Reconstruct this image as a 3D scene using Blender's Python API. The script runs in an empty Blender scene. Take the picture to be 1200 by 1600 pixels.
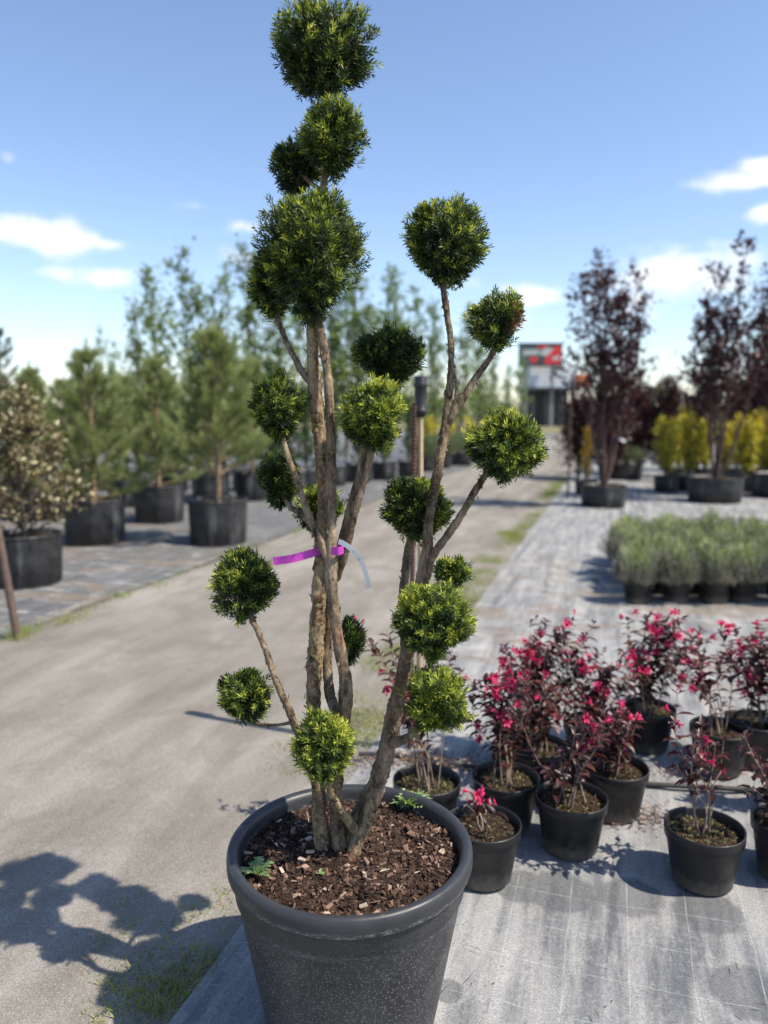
import bpy, math, random
import numpy as np
from mathutils import Vector, noise as mnoise

random.seed(7)
rng = np.random.default_rng(7)
R = math.radians
scene = bpy.context.scene
C = scene.collection

# ------------------------------------------------------------------ camera
CH = 1.60; PITCH = R(7.35); FPX = 1202.0
cam = bpy.data.cameras.new('camera'); camo = bpy.data.objects.new('camera', cam); C.objects.link(camo)
camo.location = (0, 0, CH); camo.rotation_euler = (R(90) - PITCH, 0, 0)
cam.sensor_fit = 'VERTICAL'; cam.sensor_height = 36.0; cam.lens = FPX / 1600 * 36.0
cam.clip_start = 0.05; cam.clip_end = 2000
cam.dof.use_dof = True; cam.dof.focus_distance = 1.94; cam.dof.aperture_fstop = 1.8
scene.camera = camo
scene.render.resolution_x = 768; scene.render.resolution_y = 1024

def P(x, y, Y):
    """photo pixel -> the point of its ray at forward distance Y"""
    a = (x - 600) / FPX; b = (800 - y) / FPX
    fy = math.cos(PITCH) + b * math.sin(PITCH); fz = -math.sin(PITCH) + b * math.cos(PITCH)
    k = Y / fy
    return np.array((a * k, Y, CH + fz * k))
def G(x, y, H=0.0):
    """photo pixel -> the point of its ray at height H"""
    a = (x - 600) / FPX; b = (800 - y) / FPX
    fy = math.cos(PITCH) + b * math.sin(PITCH); fz = -math.sin(PITCH) + b * math.cos(PITCH)
    k = (H - CH) / fz
    return np.array((a * k, fy * k, H))
def azel(x, y):
    p = P(x, y, 1.0) - np.array((0, 0, CH)); p /= np.linalg.norm(p)
    return math.atan2(p[0], p[1]), math.asin(p[2])
def depth(p): return p[1] * math.cos(PITCH) - (p[2] - CH) * math.sin(PITCH)

# ------------------------------------------------------------------ light
SUN_EL = R(53.5); SUN_AZ = math.atan2(0.93, -0.37)
sv = Vector((math.sin(SUN_AZ) * math.cos(SUN_EL), math.cos(SUN_AZ) * math.cos(SUN_EL), math.sin(SUN_EL)))
sl = bpy.data.lights.new('sun', 'SUN'); sl.energy = 4.9; sl.angle = R(0.53); sl.color = (1.0, 0.90, 0.76)
so = bpy.data.objects.new('sun', sl); C.objects.link(so)
so.rotation_euler = (-sv).to_track_quat('-Z', 'Y').to_euler(); so.location = (6, -3, 9)

world = bpy.data.worlds.new('World'); scene.world = world; world.use_nodes = True
def build_world():
    nt = world.node_tree; nt.nodes.clear(); N = nt.nodes; L = nt.links
    def m(op, a, b=None, c=None, clamp=False):
        n = N.new('ShaderNodeMath'); n.operation = op; n.use_clamp = clamp
        for i, q in enumerate((a, b, c)):
            if q is None: continue
            if isinstance(q, (int, float)): n.inputs[i].default_value = q
            else: L.new(q, n.inputs[i])
        return n.outputs[0]
    sky = N.new('ShaderNodeTexSky'); sky.sky_type = 'NISHITA'; sky.sun_disc = False
    sky.sun_elevation = SUN_EL; sky.sun_rotation = SUN_AZ; sky.altitude = 200
    sky.air_density = 1.0; sky.dust_density = 0.35; sky.ozone_density = 2.2
    tc = N.new('ShaderNodeTexCoord'); sp = N.new('ShaderNodeSeparateXYZ'); L.new(tc.outputs['Generated'], sp.inputs[0])
    az = m('ARCTAN2', sp.outputs[0], sp.outputs[1]); el = m('ARCSINE', sp.outputs[2])
    cv = N.new('ShaderNodeCombineXYZ'); L.new(az, cv.inputs[0]); L.new(m('MULTIPLY', el, 1.8), cv.inputs[1])
    nz = N.new('ShaderNodeTexNoise'); nz.inputs['Scale'].default_value = 22; nz.inputs['Detail'].default_value = 7
    nz.inputs['Roughness'].default_value = 0.58; L.new(cv.outputs[0], nz.inputs['Vector'])
    cl = [(45,362,66,22,1.0),(95,372,58,26,1.05),(150,380,45,10,.8),(165,434,48,16,.9),(100,428,40,14,.6),(385,353,26,11,.8),(318,322,52,8,.5),
          (375,402,40,14,.75),(1158,280,66,15,1.0),(1205,262,60,15,1.0),(1200,332,26,16,.9),(1070,425,110,36,.95),(1000,455,70,44,.8),
          (825,462,52,20,.9),(790,495,60,26,.65),(12,248,14,9,.6),(95,536,18,9,.7),(700,440,60,20,.55),(20,560,60,14,.6),(560,480,60,20,.4)]
    terms = []
    for x, y, rx, ry, s in cl:
        a0, e0 = azel(x, y); terms.append((a0, e0, rx / FPX, ry / FPX, s))
    r = random.Random(3)
    for i in range(12):
        a0 = r.uniform(0.75, 5.5); a0 = a0 if a0 < math.pi else a0 - 2 * math.pi
        terms.append((a0, r.uniform(.1, .5), r.uniform(.08, .2), r.uniform(.02, .05), r.uniform(.7, 1.05)))
    tot = None
    for a0, e0, ra, re, s in terms:
        u = m('DIVIDE', m('SUBTRACT', az, a0), ra); v = m('DIVIDE', m('SUBTRACT', el, e0), re)
        g = m('MULTIPLY', m('EXPONENT', m('MULTIPLY', m('ADD', m('MULTIPLY', u, u), m('MULTIPLY', v, v)), -0.7)), s)
        tot = g if tot is None else m('MAXIMUM', tot, g)
    q = m('ADD', tot, m('MULTIPLY', m('SUBTRACT', nz.outputs['Fac'], 0.5), 1.5))
    mr = N.new('ShaderNodeMapRange'); mr.interpolation_type = 'SMOOTHSTEP'
    mr.inputs[1].default_value = 0.30; mr.inputs[2].default_value = 0.95
    L.new(q, mr.inputs[0]); fac = m('MULTIPLY', m('MULTIPLY', mr.outputs[0], 0.9), m('MULTIPLY', tot, 1.6, clamp=True), clamp=True)
    tint = N.new('ShaderNodeMix'); tint.data_type = 'RGBA'; tint.blend_type = 'MULTIPLY'; tint.inputs['Factor'].default_value = 1
    L.new(sky.outputs[0], tint.inputs['A']); tint.inputs['B'].default_value = (1.04, 1.0, 1.03, 1)
    mix = N.new('ShaderNodeMix'); mix.data_type = 'RGBA'; L.new(fac, mix.inputs['Factor'])
    L.new(tint.outputs['Result'], mix.inputs['A']); mix.inputs['B'].default_value = (5.6, 5.75, 6.0, 1)
    bg = N.new('ShaderNodeBackground'); bg.inputs['Strength'].default_value = 0.13
    L.new(mix.outputs['Result'], bg.inputs['Color'])
    out = N.new('ShaderNodeOutputWorld'); L.new(bg.outputs[0], out.inputs['Surface'])
build_world()
scene.view_settings.view_transform = 'Standard'; scene.view_settings.look = 'None'
scene.view_settings.exposure = 0.68; scene.view_settings.gamma = 1.0

# ------------------------------------------------------------------ mesh helpers
class MB:
    def __init__(s): s.v = []; s.f = []; s.t = []; s.n = 0; s.mi = []
    def add(s, v, f, tint=0.0, mi=0):
        v = np.asarray(v, float).reshape(-1, 3); f = np.asarray(f, int)
        s.v.append(v); s.f.append(f + s.n); s.mi.append(np.full(len(f), mi))
        s.t.append(np.broadcast_to(np.asarray(tint, float), (len(v),)).copy()); s.n += len(v); return s
    def mesh(s, name, mats, smooth=False, origin=None):
        me = bpy.data.meshes.new(name)
        v = np.concatenate(s.v)
        if origin is not None: v = v - np.asarray(origin, float)
        loops = np.concatenate([f.ravel() for f in s.f]); sizes = np.concatenate([np.full(len(f), f.shape[1]) for f in s.f])
        starts = np.concatenate(([0], np.cumsum(sizes)[:-1]))
        me.vertices.add(len(v)); me.loops.add(len(loops)); me.polygons.add(len(sizes))
        me.vertices.foreach_set('co', v.astype(np.float32).ravel())
        me.loops.foreach_set('vertex_index', loops.astype(np.int32))
        me.polygons.foreach_set('loop_start', starts.astype(np.int32))
        for m in (mats if isinstance(mats, (list, tuple)) else [mats]): me.materials.append(m)
        me.polygons.foreach_set('material_index', np.concatenate(s.mi).astype(np.int32))
        me.polygons.foreach_set('use_smooth', np.full(len(sizes), bool(smooth)))
        a = me.attributes.new('tint', 'FLOAT', 'POINT'); a.data.foreach_set('value', np.concatenate(s.t).astype(np.float32))
        me.update(calc_edges=True)
        return me

def link(name, data, parent=None, loc=(0, 0, 0), rot=(0, 0, 0), scale=(1, 1, 1)):
    o = bpy.data.objects.new(name, data); C.objects.link(o)
    o.location = tuple(loc); o.rotation_euler = rot
    o.scale = scale if isinstance(scale, tuple) else (scale,) * 3
    if parent is not None: o.parent = parent
    return o
def tag(o, label, cat, group=None):
    o['label'] = label; o['category'] = cat
    if group: o['group'] = group
    return o
def thing(name, label, cat, loc=(0, 0, 0), rotz=0, scale=1, group=None):
    return tag(link(name, None, None, loc, (0, 0, rotz), scale), label, cat, group)
def kind(o, k): o['kind'] = k; return o

def unit(a): return a / np.maximum(np.linalg.norm(a, axis=-1, keepdims=True), 1e-9)
def smooth_path(pts, rad, n):
    pts = np.asarray(pts, float); rad = np.asarray(rad, float)
    if len(pts) < 3:
        t = np.linspace(0, 1, n)[:, None]; return pts[0] * (1 - t) + pts[-1] * t, rad[0] + (rad[-1] - rad[0]) * t[:, 0]
    d = np.concatenate(([0], np.cumsum(np.linalg.norm(np.diff(pts, axis=0), axis=1))))
    ext = np.vstack((2 * pts[0] - pts[1], pts, 2 * pts[-1] - pts[-2]))
    ts = np.linspace(0, d[-1], n); out = []
    for t in ts:
        i = min(max(np.searchsorted(d, t, side='right') - 1, 0), len(pts) - 2)
        u = (t - d[i]) / max(d[i + 1] - d[i], 1e-9)
        p0, p1, p2, p3 = ext[i:i + 4]
        out.append(0.5 * ((2 * p1) + (-p0 + p2) * u + (2 * p0 - 5 * p1 + 4 * p2 - p3) * u * u + (-p0 + 3 * p1 - 3 * p2 + p3) * u ** 3))
    return np.array(out), np.interp(ts, d, rad)
def tube(mb, pts, rad, seg=8, n=None, rough=0.0, fscale=60.0, tint=0.0, mi=0, cap=True):
    if n is None: n = max(len(pts), 4)
    p, r = smooth_path(pts, rad, n)
    T = unit(np.gradient(p, axis=0)); up = np.array((0.31, 0.95, 0.05)); 
    if abs(T[0] @ up) > .9: up = np.array((1., 0, 0))
    A = unit(np.cross(T, up)); B = np.cross(T, A)
    th = np.linspace(0, 2 * np.pi, seg, endpoint=False)
    ring = np.cos(th)[None, :, None] * A[:, None, :] + np.sin(th)[None, :, None] * B[:, None, :]
    rr = np.broadcast_to(r[:, None], (n, seg)).copy()
    v = p[:, None, :] + ring * rr[..., None]
    if rough > 0:
        k = np.empty((n, seg))
        for i in range(n):
            for j in range(seg):
                q = v[i, j]; w = Vector((q[0] * fscale, q[1] * fscale, q[2] * fscale * .45))
                k[i, j] = mnoise.noise(w) + .6 * mnoise.noise(w * 2.7) + .7 * mnoise.noise(w * .3)
        v = p[:, None, :] + ring * (rr * (1 + rough * k))[..., None]
    i = np.arange(n - 1)[:, None]; j = np.arange(seg)[None, :]; j2 = (j + 1) % seg
    f = np.stack((i * seg + j, i * seg + j2, (i + 1) * seg + j2, (i + 1) * seg + j), -1).reshape(-1, 4)
    mb.add(v.reshape(-1, 3), f, tint, mi)
    if cap:
        for row, rev in ((0, True), (n - 1, False)):
            base = v[row]; c = base.mean(0)
            vv = np.vstack((base, c)); ff = np.array([(a, (a + 1) % seg, seg) for a in range(seg)])
            if rev: ff = ff[:, ::-1]
            mb.add(vv, ff, tint, mi)
    return p, r, T
def lathe(mb, prof, seg=48, center=(0, 0, 0), wob=None, tint=0.0, mi=0):
    prof = np.asarray(prof, float); th = np.linspace(0, 2 * np.pi, seg, endpoint=False)
    r = prof[:, 0][:, None] * np.ones(seg)
    if wob is not None: r = r * wob(th)[None, :] if wob(th).ndim == 1 else r * wob(th)
    v = np.stack((r * np.cos(th), r * np.sin(th), prof[:, 1][:, None] * np.ones(seg)), -1) + np.asarray(center)
    n = len(prof); i = np.arange(n - 1)[:, None]; j = np.arange(seg)[None, :]; j2 = (j + 1) % seg
    f = np.stack((i * seg + j, i * seg + j2, (i + 1) * seg + j2, (i + 1) * seg + j), -1).reshape(-1, 4)
    mb.add(v.reshape(-1, 3), f, tint, mi); return mb
def box(mb, c, s, rz=0.0, mi=0, tint=0.0):
    v = np.array([(x, y, z) for z in (-.5, .5) for y in (-.5, .5) for x in (-.5, .5)]) * np.asarray(s)
    a = math.cos(rz), math.sin(rz)
    v = np.stack((v[:, 0] * a[0] - v[:, 1] * a[1], v[:, 0] * a[1] + v[:, 1] * a[0], v[:, 2]), -1) + np.asarray(c)
    mb.add(v, [(0, 2, 3, 1), (4, 5, 7, 6), (0, 1, 5, 4), (2, 6, 7, 3), (0, 4, 6, 2), (1, 3, 7, 5)], tint, mi); return mb
def blades(mb, o, d, ln, w, tint=0.0, mi=0, face=None, mid=0.45):
    """thin diamond blades: o origin, d direction, ln length, w width (arrays)"""
    o = np.asarray(o, float); n = len(o); d = unit(np.asarray(d, float))
    rv = rng.normal(size=(n, 3)) if face is None else np.broadcast_to(face, (n, 3))
    s = unit(np.cross(d, rv)); ln = np.broadcast_to(ln, (n,))[:, None]; w = np.broadcast_to(w, (n,))[:, None]
    v = np.stack((o, o + d * ln * mid + s * w * .5, o + d * ln, o + d * ln * mid - s * w * .5), 1).reshape(-1, 3)
    f = np.arange(4 * n).reshape(n, 4)
    t = np.broadcast_to(np.asarray(tint, float), (n,)).repeat(4)
    mb.add(v, f, t, mi); return mb
def leaves(mb, o, d, nrm, ln, w, droop=.25, fold=.25, tint=0.0, mi=0):
    """folded, drooping leaves with a midrib: 7 vertices, 6 triangles"""
    o = np.asarray(o, float); n = len(o); d = unit(np.asarray(d, float)); s = unit(np.cross(d, nrm)); u = np.cross(s, d)
    ln = np.broadcast_to(ln, (n,))[:, None]; w = np.broadcast_to(w, (n,))[:, None]
    def pt(a, b, c): return o + d * ln * a + s * w * b + u * (ln * c)
    f_ = fold * .5 * (w / ln)
    v = np.stack((pt(0, 0, 0), pt(.35, .5, f_), pt(.35, 0, 0), pt(.35, -.5, f_), pt(.72, .33, f_ - droop * .3), pt(.70, 0, -droop * .35), pt(.72, -.33, f_ - droop * .3), pt(1, 0, -droop)), 1).reshape(-1, 3)
    b = np.arange(n)[:, None] * 8
    tr = np.concatenate([b + np.array(k) for k in ((0, 2, 1), (0, 3, 2), (5, 7, 4), (5, 6, 7))])
    qd = np.concatenate([b + np.array(k) for k in ((1, 2, 5, 4), (2, 3, 6, 5))])
    t = np.broadcast_to(np.asarray(tint, float), (n,)).repeat(8)
    k0 = mb.n; mb.add(v, tr, t, mi)
    mb.f.append(qd + k0); mb.mi.append(np.full(len(qd), mi)); return mb
def rand_dirs(n): return unit(rng.normal(size=(n, 3)))
def perp(d):
    a = np.where(np.abs(d[:, 2:3]) < .9, np.array((0, 0, 1.)), np.array((1., 0, 0)))
    s = unit(np.cross(d, a)); return s, np.cross(d, s)

# ------------------------------------------------------------------ materials
def newmat(name):
    m = bpy.data.materials.new(name); m.use_nodes = True; nt = m.node_tree; nt.nodes.clear()
    out = nt.nodes.new('ShaderNodeOutputMaterial'); b = nt.nodes.new('ShaderNodeBsdfPrincipled')
    nt.links.new(b.outputs[0], out.inputs[0]); return m, nt, b, out
def nnoise(nt, vec, scale, detail=4, rough=.55, dist=0):
    n = nt.nodes.new('ShaderNodeTexNoise'); n.inputs['Scale'].default_value = scale; n.inputs['Detail'].default_value = detail
    n.inputs['Roughness'].default_value = rough; n.inputs['Distortion'].default_value = dist
    if vec is not None: nt.links.new(vec, n.inputs['Vector'])
    return n.outputs['Fac']
def nramp(nt, fac, stops):
    r = nt.nodes.new('ShaderNodeValToRGB'); e = r.color_ramp.elements
    while len(e) < len(stops): e.new(.5)
    for el, (p, c) in zip(e, stops): el.position = p; el.color = (c, c, c, 1) if isinstance(c, (int, float)) else (*c, 1)
    nt.links.new(fac, r.inputs[0]); return r.outputs['Color']
def nmix(nt, fac, a, b, mode='MIX'):
    n = nt.nodes.new('ShaderNodeMix'); n.data_type = 'RGBA'; n.blend_type = mode
    for k, q in (('Factor', fac), ('A', a), ('B', b)):
        s = n.inputs[k]
        if isinstance(q, (int, float)): s.default_value = q if k == 'Factor' else (q, q, q, 1)
        elif isinstance(q, tuple): s.default_value = (*q, 1)
        else: nt.links.new(q, s)
    return n.outputs['Result']
def nmath(nt, op, a, b=None, clamp=False):
    n = nt.nodes.new('ShaderNodeMath'); n.operation = op; n.use_clamp = clamp
    for i, q in enumerate((a, b)):
        if q is None: continue
        if isinstance(q, (int, float)): n.inputs[i].default_value = q
        else: nt.links.new(q, n.inputs[i])
    return n.outputs[0]
def nbump(nt, bsdf, h, strength=.4, dist=.01):
    b = nt.nodes.new('ShaderNodeBump'); b.inputs['Strength'].default_value = strength; b.inputs['Distance'].default_value = dist
    nt.links.new(h, b.inputs['Height']); nt.links.new(b.outputs[0], bsdf.inputs['Normal'])
def coords(nt, kind_='Object', scale=None, rotz=0.0):
    t = nt.nodes.new('ShaderNodeTexCoord'); v = t.outputs[kind_]
    if scale is not None or rotz:
        mp = nt.nodes.new('ShaderNodeMapping'); nt.links.new(v, mp.inputs[0])
        if scale is not None: mp.inputs['Scale'].default_value = scale
        mp.inputs['Rotation'].default_value = (0, 0, rotz); v = mp.outputs[0]
    return v
def world_pos(nt):
    g = nt.nodes.new('ShaderNodeNewGeometry'); return g.outputs['Position']
def tint_fac(nt):
    a = nt.nodes.new('ShaderNodeAttribute'); a.attribute_name = 'tint'; return a.outputs['Fac']

def foliage(name, stops, trans=.3, rough=.45, spec=.35, tcol=None, var=.35):
    m, nt, b, out = newmat(name)
    col = nramp(nt, tint_fac(nt), stops)
    nz = nnoise(nt, coords(nt), 9.0, 2)
    col = nmix(nt, 1.0, col, nramp(nt, nz, [(.25, 1 - var), (.75, 1 + var)]), 'MULTIPLY')
    nt.links.new(col, b.inputs['Base Color']); b.inputs['Roughness'].default_value = rough
    b.inputs['Specular IOR Level'].default_value = spec
    tr = nt.nodes.new('ShaderNodeBsdfTranslucent')
    tc = nmix(nt, 1.0, col, tcol if tcol else (1.25, 1.3, .55), 'MULTIPLY'); nt.links.new(tc, tr.inputs[0])
    mx = nt.nodes.new('ShaderNodeMixShader'); mx.inputs[0].default_value = trans
    nt.links.new(b.outputs[0], mx.inputs[1]); nt.links.new(tr.outputs[0], mx.inputs[2]); nt.links.new(mx.outputs[0], out.inputs[0])
    return m
def plain(name, col, rough=.6, scale=20, var=.25, bump=.2, bdist=.005, spec=.4, detail=5, metal=0):
    m, nt, b, out = newmat(name)
    v = coords(nt); nz = nnoise(nt, v, scale, detail)
    c = nmix(nt, 1.0, col, nramp(nt, nz, [(.2, 1 - var), (.8, 1 + var)]), 'MULTIPLY')
    nt.links.new(c, b.inputs['Base Color']); b.inputs['Roughness'].default_value = rough
    b.inputs['Specular IOR Level'].default_value = spec; b.inputs['Metallic'].default_value = metal
    if bump: nbump(nt, b, nnoise(nt, v, scale * 3, 4), bump, bdist)
    return m

M = {}
M['yew'] = foliage('yew_needles', [(0, (.014, .028, .011)), (.25, (.032, .060, .016)), (.45, (.085, .135, .026)), (.7, (.26, .31, .042)), (1, (.50, .52, .085))], trans=.28, rough=.52, spec=.42, var=.15)
M['yew_dead'] = foliage('dry_needles', [(0, (.16, .07, .03)), (1, (.28, .15, .07))], trans=.1)
M['weigela'] = foliage('weigela_leaf', [(0, (.024, .010, .011)), (.5, (.065, .022, .022)), (1, (.13, .055, .038))], trans=.25, rough=.4, spec=.45, tcol=(1.6, .7, .6))
M['flower'] = foliage('weigela_petal', [(0, (.46, .014, .08)), (1, (.74, .065, .20))], trans=.3, rough=.5, spec=.2, tcol=(1.2, .8, .9), var=.15)
M['lavender'] = foliage('lavender_leaf', [(0, (.175, .17, .16)), (.35, (.31, .315, .265)), (.7, (.32, .38, .16)), (1, (.36, .44, .15))], trans=.2, rough=.7, spec=.15)
M['pine'] = foliage('pine_needle', [(0, (.10, .125, .050)), (.5, (.20, .245, .095)), (1, (.40, .43, .20))], trans=.25, rough=.5)
M['dark_pine'] = foliage('dark_pine_needle', [(0, (.030, .055, .025)), (1, (.09, .13, .055))], trans=.2, rough=.5)
M['conifer'] = foliage('conifer_scale', [(0, (.025, .055, .022)), (1, (.075, .13, .04))], trans=.2)
M['broad'] = foliage('broad_leaf', [(0, (.085, .125, .04)), (1, (.20, .265, .095))], trans=.4)
M['broad_pale'] = foliage('pale_leaf', [(0, (.09, .14, .035)), (1, (.24, .32, .09))], trans=.35)
M['plum'] = foliage('plum_leaf', [(0, (.016, .007, .010)), (1, (.060, .020, .026))], trans=.25, tcol=(1.7, .6, .6))
M['gold'] = foliage('golden_leaf', [(0, (.22, .24, .03)), (.5, (.54, .47, .05)), (1, (.78, .64, .08))], trans=.3)
M['orange'] = foliage('orange_leaf', [(0, (.36, .20, .03)), (1, (.62, .42, .07))], trans=.3)
M['cream'] = foliage('cream_leaf', [(0, (.05, .055, .025)), (.45, (.10, .065, .035)), (.62, (.34, .29, .15)), (1, (.62, .60, .42))], trans=.15, rough=.6)
M['shrub'] = foliage('grey_shrub_leaf', [(0, (.07, .11, .05)), (1, (.19, .26, .12))], trans=.25)
M['weed'] = foliage('weed_leaf', [(0, (.15, .24, .08)), (1, (.32, .44, .22))], trans=.3, rough=.55)
M['grass'] = foliage('grass_blade', [(0, (.40, .33, .18)), (.4, (.25, .26, .08)), (1, (.21, .29, .06))], trans=.3)
M['far'] = foliage('far_leaf', [(0, (.05, .085, .03)), (1, (.12, .17, .055))], trans=.3)

def bark_mat(name, stops, lichen=.0, scale=35, red=0.0):
    m, nt, b, out = newmat(name)
    v = coords(nt, 'Object', (1, 1, .35)); n1 = nnoise(nt, v, scale, 8, .65, .4)
    c = nramp(nt, n1, stops)
    if red: c = nmix(nt, nramp(nt, nnoise(nt, coords(nt), 6, 3), [(.56, 0), (.66, red)]), c, (.33, .15, .085))
    if lichen: c = nmix(nt, nramp(nt, nnoise(nt, coords(nt), 95, 5, .6), [(.50, 0), (.57, lichen)]), c, (.36, .30, .155))
    c = nmix(nt, nramp(nt, nnoise(nt, coords(nt), 180, 3), [(.55, 0), (.72, .6)]), c, (.035, .025, .018))
    nt.links.new(c, b.inputs['Base Color']); b.inputs['Roughness'].default_value = .85; b.inputs['Specular IOR Level'].default_value = .2
    h = nmath(nt, 'ADD', n1, nmath(nt, 'MULTIPLY', nnoise(nt, v, scale * 4, 5, .7), .5)); nbump(nt, b, h, 1.0, .012)
    return m
M['bark_old'] = bark_mat('yew_bark_lichen', [(.36, (.038, .025, .017)), (.5, (.19, .130, .082)), (.63, (.40, .30, .20))], lichen=.75, red=.85)
M['bark'] = bark_mat('yew_bark', [(.36, (.038, .026, .019)), (.5, (.165, .120, .082)), (.64, (.36, .28, .20))], lichen=.3, red=.35)
M['bark_grey'] = bark_mat('grey_bark', [(.3, (.05, .042, .035)), (.7, (.17, .145, .12))])
M['bark_pine'] = bark_mat('pine_bark', [(.3, (.12, .085, .05)), (.7, (.36, .27, .16))])
M['bark_plum'] = bark_mat('plum_bark', [(.3, (.05, .032, .028)), (.7, (.14, .095, .08))])
M['stem'] = bark_mat('weigela_stem', [(.3, (.20, .145, .105)), (.7, (.42, .34, .27))], scale=60)

def pot_mat(name, speck, dust_h=0.0, col=(.018, .019, .022), rough=.42, wear=.55):
    m, nt, b, out = newmat(name)
    v = coords(nt); vz = nt.nodes.new('ShaderNodeSeparateXYZ'); nt.links.new(v, vz.inputs[0])
    base = nmix(nt, nramp(nt, nnoise(nt, v, 7, 5), [(.35, 0), (.75, wear)]), col, (.055, .056, .058))
    if speck:
        vo = nt.nodes.new('ShaderNodeTexVoronoi'); vo.inputs['Scale'].default_value = 190; nt.links.new(v, vo.inputs['Vector'])
        sp = nramp(nt, vo.outputs['Distance'], [(.22, 1), (.36, 0)])
        keep = nramp(nt, nnoise(nt, v, 300, 1), [(.40, 0), (.48, 1)])
        zone = nramp(nt, nmath(nt, 'ADD', vz.outputs['Z'], nmath(nt, 'MULTIPLY', nnoise(nt, v, 9, 3), .12)), [(.40, 1), (.52, .06)])
        f = nmath(nt, 'MULTIPLY', nmath(nt, 'MULTIPLY', sp, keep), zone)
        base = nmix(nt, nmath(nt, 'MULTIPLY', f, .62), base, (.30, .30, .31))
    if dust_h:
        k = nramp(nt, nmath(nt, 'ADD', nmath(nt, 'DIVIDE', vz.outputs['Z'], dust_h), nmath(nt, 'MULTIPLY', nnoise(nt, v, 40, 5, .7), .9)), [(.35, .85), (1.0, .0)])
        base = nmix(nt, k, base, (.17, .155, .135))
    sc = nramp(nt, nnoise(nt, coords(nt, 'Object', (1, 1, 9)), 26, 5, .7), [(.60, 0), (.72, .35)])
    base = nmix(nt, sc, base, (.11, .11, .112))
    nt.links.new(base, b.inputs['Base Color'])
    nt.links.new(nramp(nt, nnoise(nt, v, 18, 4), [(.3, rough - .08), (.7, rough + .2)]), b.inputs['Roughness'])
    b.inputs['Specular IOR Level'].default_value = .45
    nbump(nt, b, nnoise(nt, v, 420, 3), .12, .002); return m
M['planter'] = pot_mat('planter_plastic', True)
def scuff(m, z0, z1, amt):
    nt = m.node_tree; b = next(n for n in nt.nodes if n.type == 'BSDF_PRINCIPLED'); old = b.inputs['Base Color'].links[0].from_socket; v = coords(nt); sp = nt.nodes.new('ShaderNodeSeparateXYZ'); nt.links.new(v, sp.inputs[0])
    band = nramp(nt, sp.outputs['Z'], [(z0 - .006, 0), (z0, 1), (z1, 1), (z1 + .006, 0)])
    f = nmath(nt, 'MULTIPLY', band, nramp(nt, nnoise(nt, coords(nt, 'Object', (1, 1, 3)), 60, 6, .75), [(.50, 0), (.62, amt)])); nt.links.new(nmix(nt, f, old, (.32, .32, .33)), b.inputs['Base Color'])
M['planter_rim'] = pot_mat('planter_rim_plastic', False, 0, (.024, .026, .030), .36)
scuff(M['planter_rim'], .451, .462, .8); scuff(M['planter'], .384, .396, .35)
M['pot'] = pot_mat('pot_plastic', False, .13, (.008, .008, .010), .42, .25)
M['pot_rim'] = pot_mat('pot_rim_plastic', False, 0, (.008, .008, .010), .42, .25)
M['container'] = pot_mat('container_fabric', False, .08, (.009, .010, .012), .45)
def painted_reflections(m):  # light grey vertical reflections painted into the container's base colour
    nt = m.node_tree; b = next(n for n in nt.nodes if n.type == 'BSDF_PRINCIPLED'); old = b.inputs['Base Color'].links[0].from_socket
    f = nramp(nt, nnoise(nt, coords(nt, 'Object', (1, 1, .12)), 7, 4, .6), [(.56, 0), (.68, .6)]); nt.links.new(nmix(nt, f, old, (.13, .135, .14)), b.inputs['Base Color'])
painted_reflections(M['container'])
M['soil'] = plain('soil', (.045, .030, .022), .95, 60, .6, .8, .01, .1)
M['moss'] = foliage('moss_bits', [(0, (.035, .025, .018)), (.5, (.10, .085, .045)), (1, (.21, .23, .08))], trans=.05, rough=.9)
def chip_mat():
    m, nt, b, out = newmat('bark_chip')
    c = nramp(nt, tint_fac(nt), [(0, (.020, .013, .010)), (.45, (.066, .040, .029)), (.75, (.17, .105, .076)), (.92, (.33, .24, .18)), (1, (.50, .41, .32))])
    c = nmix(nt, 1, c, nramp(nt, nnoise(nt, coords(nt), 160, 5), [(.25, .55), (.75, 1.35)]), 'MULTIPLY')
    nt.links.new(c, b.inputs['Base Color']); b.inputs['Roughness'].default_value = .9; b.inputs['Specular IOR Level'].default_value = .2
    nbump(nt, b, nnoise(nt, coords(nt), 300, 4), .5, .003); return m
M['chip'] = chip_mat()
M['ribbon'] = plain('purple_ribbon', (.48, .055, .42), .4, 30, .1, .1, .002)
M['tagmat'] = plain('white_tag', (.72, .73, .74), .5, 30, .06, .05, .001)
M['ink'] = plain('ink', (.02, .02, .03), .6)
M['rust'] = plain('rebar_rust', (.075, .038, .028), .8, 60, .5, .5, .002)
M['cane'] = plain('cane', (.40, .31, .19), .6, 40, .25, .2, .002)
M['blackplastic'] = plain('black_plastic', (.022, .022, .024), .4, 30, .3, .1, .002)
M['hose'] = plain('hose_rubber', (.030, .030, .032), .55, 40, .5, .2, .002)
M['rustpole'] = plain('stake_wood', (.105, .072, .058), .75, 25, .35, .3, .003)
M['white'] = plain('white_cladding', (.62, .66, .70), .6, 3, .06, .05)
M['dark'] = plain('dark_cladding', (.045, .05, .06), .6, 3, .2, .05)
M['darkglass'] = plain('dark_glass', (.02, .024, .03), .15, 3, .2, 0)
M['orangep'] = plain('orange_panel', (.62, .20, .07), .6, 3, .1, .05)
M['red'] = plain('sign_red', (.55, .03, .035), .5, 3, .08, 0)
M['teal'] = plain('sign_teal', (.06, .095, .10), .5, 3, .1, 0)
M['palegrey'] = plain('sign_grey', (.38, .42, .43), .5, 3, .1, 0)
M['steel'] = plain('steel', (.25, .25, .26), .5, 8, .15, .05)

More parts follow.
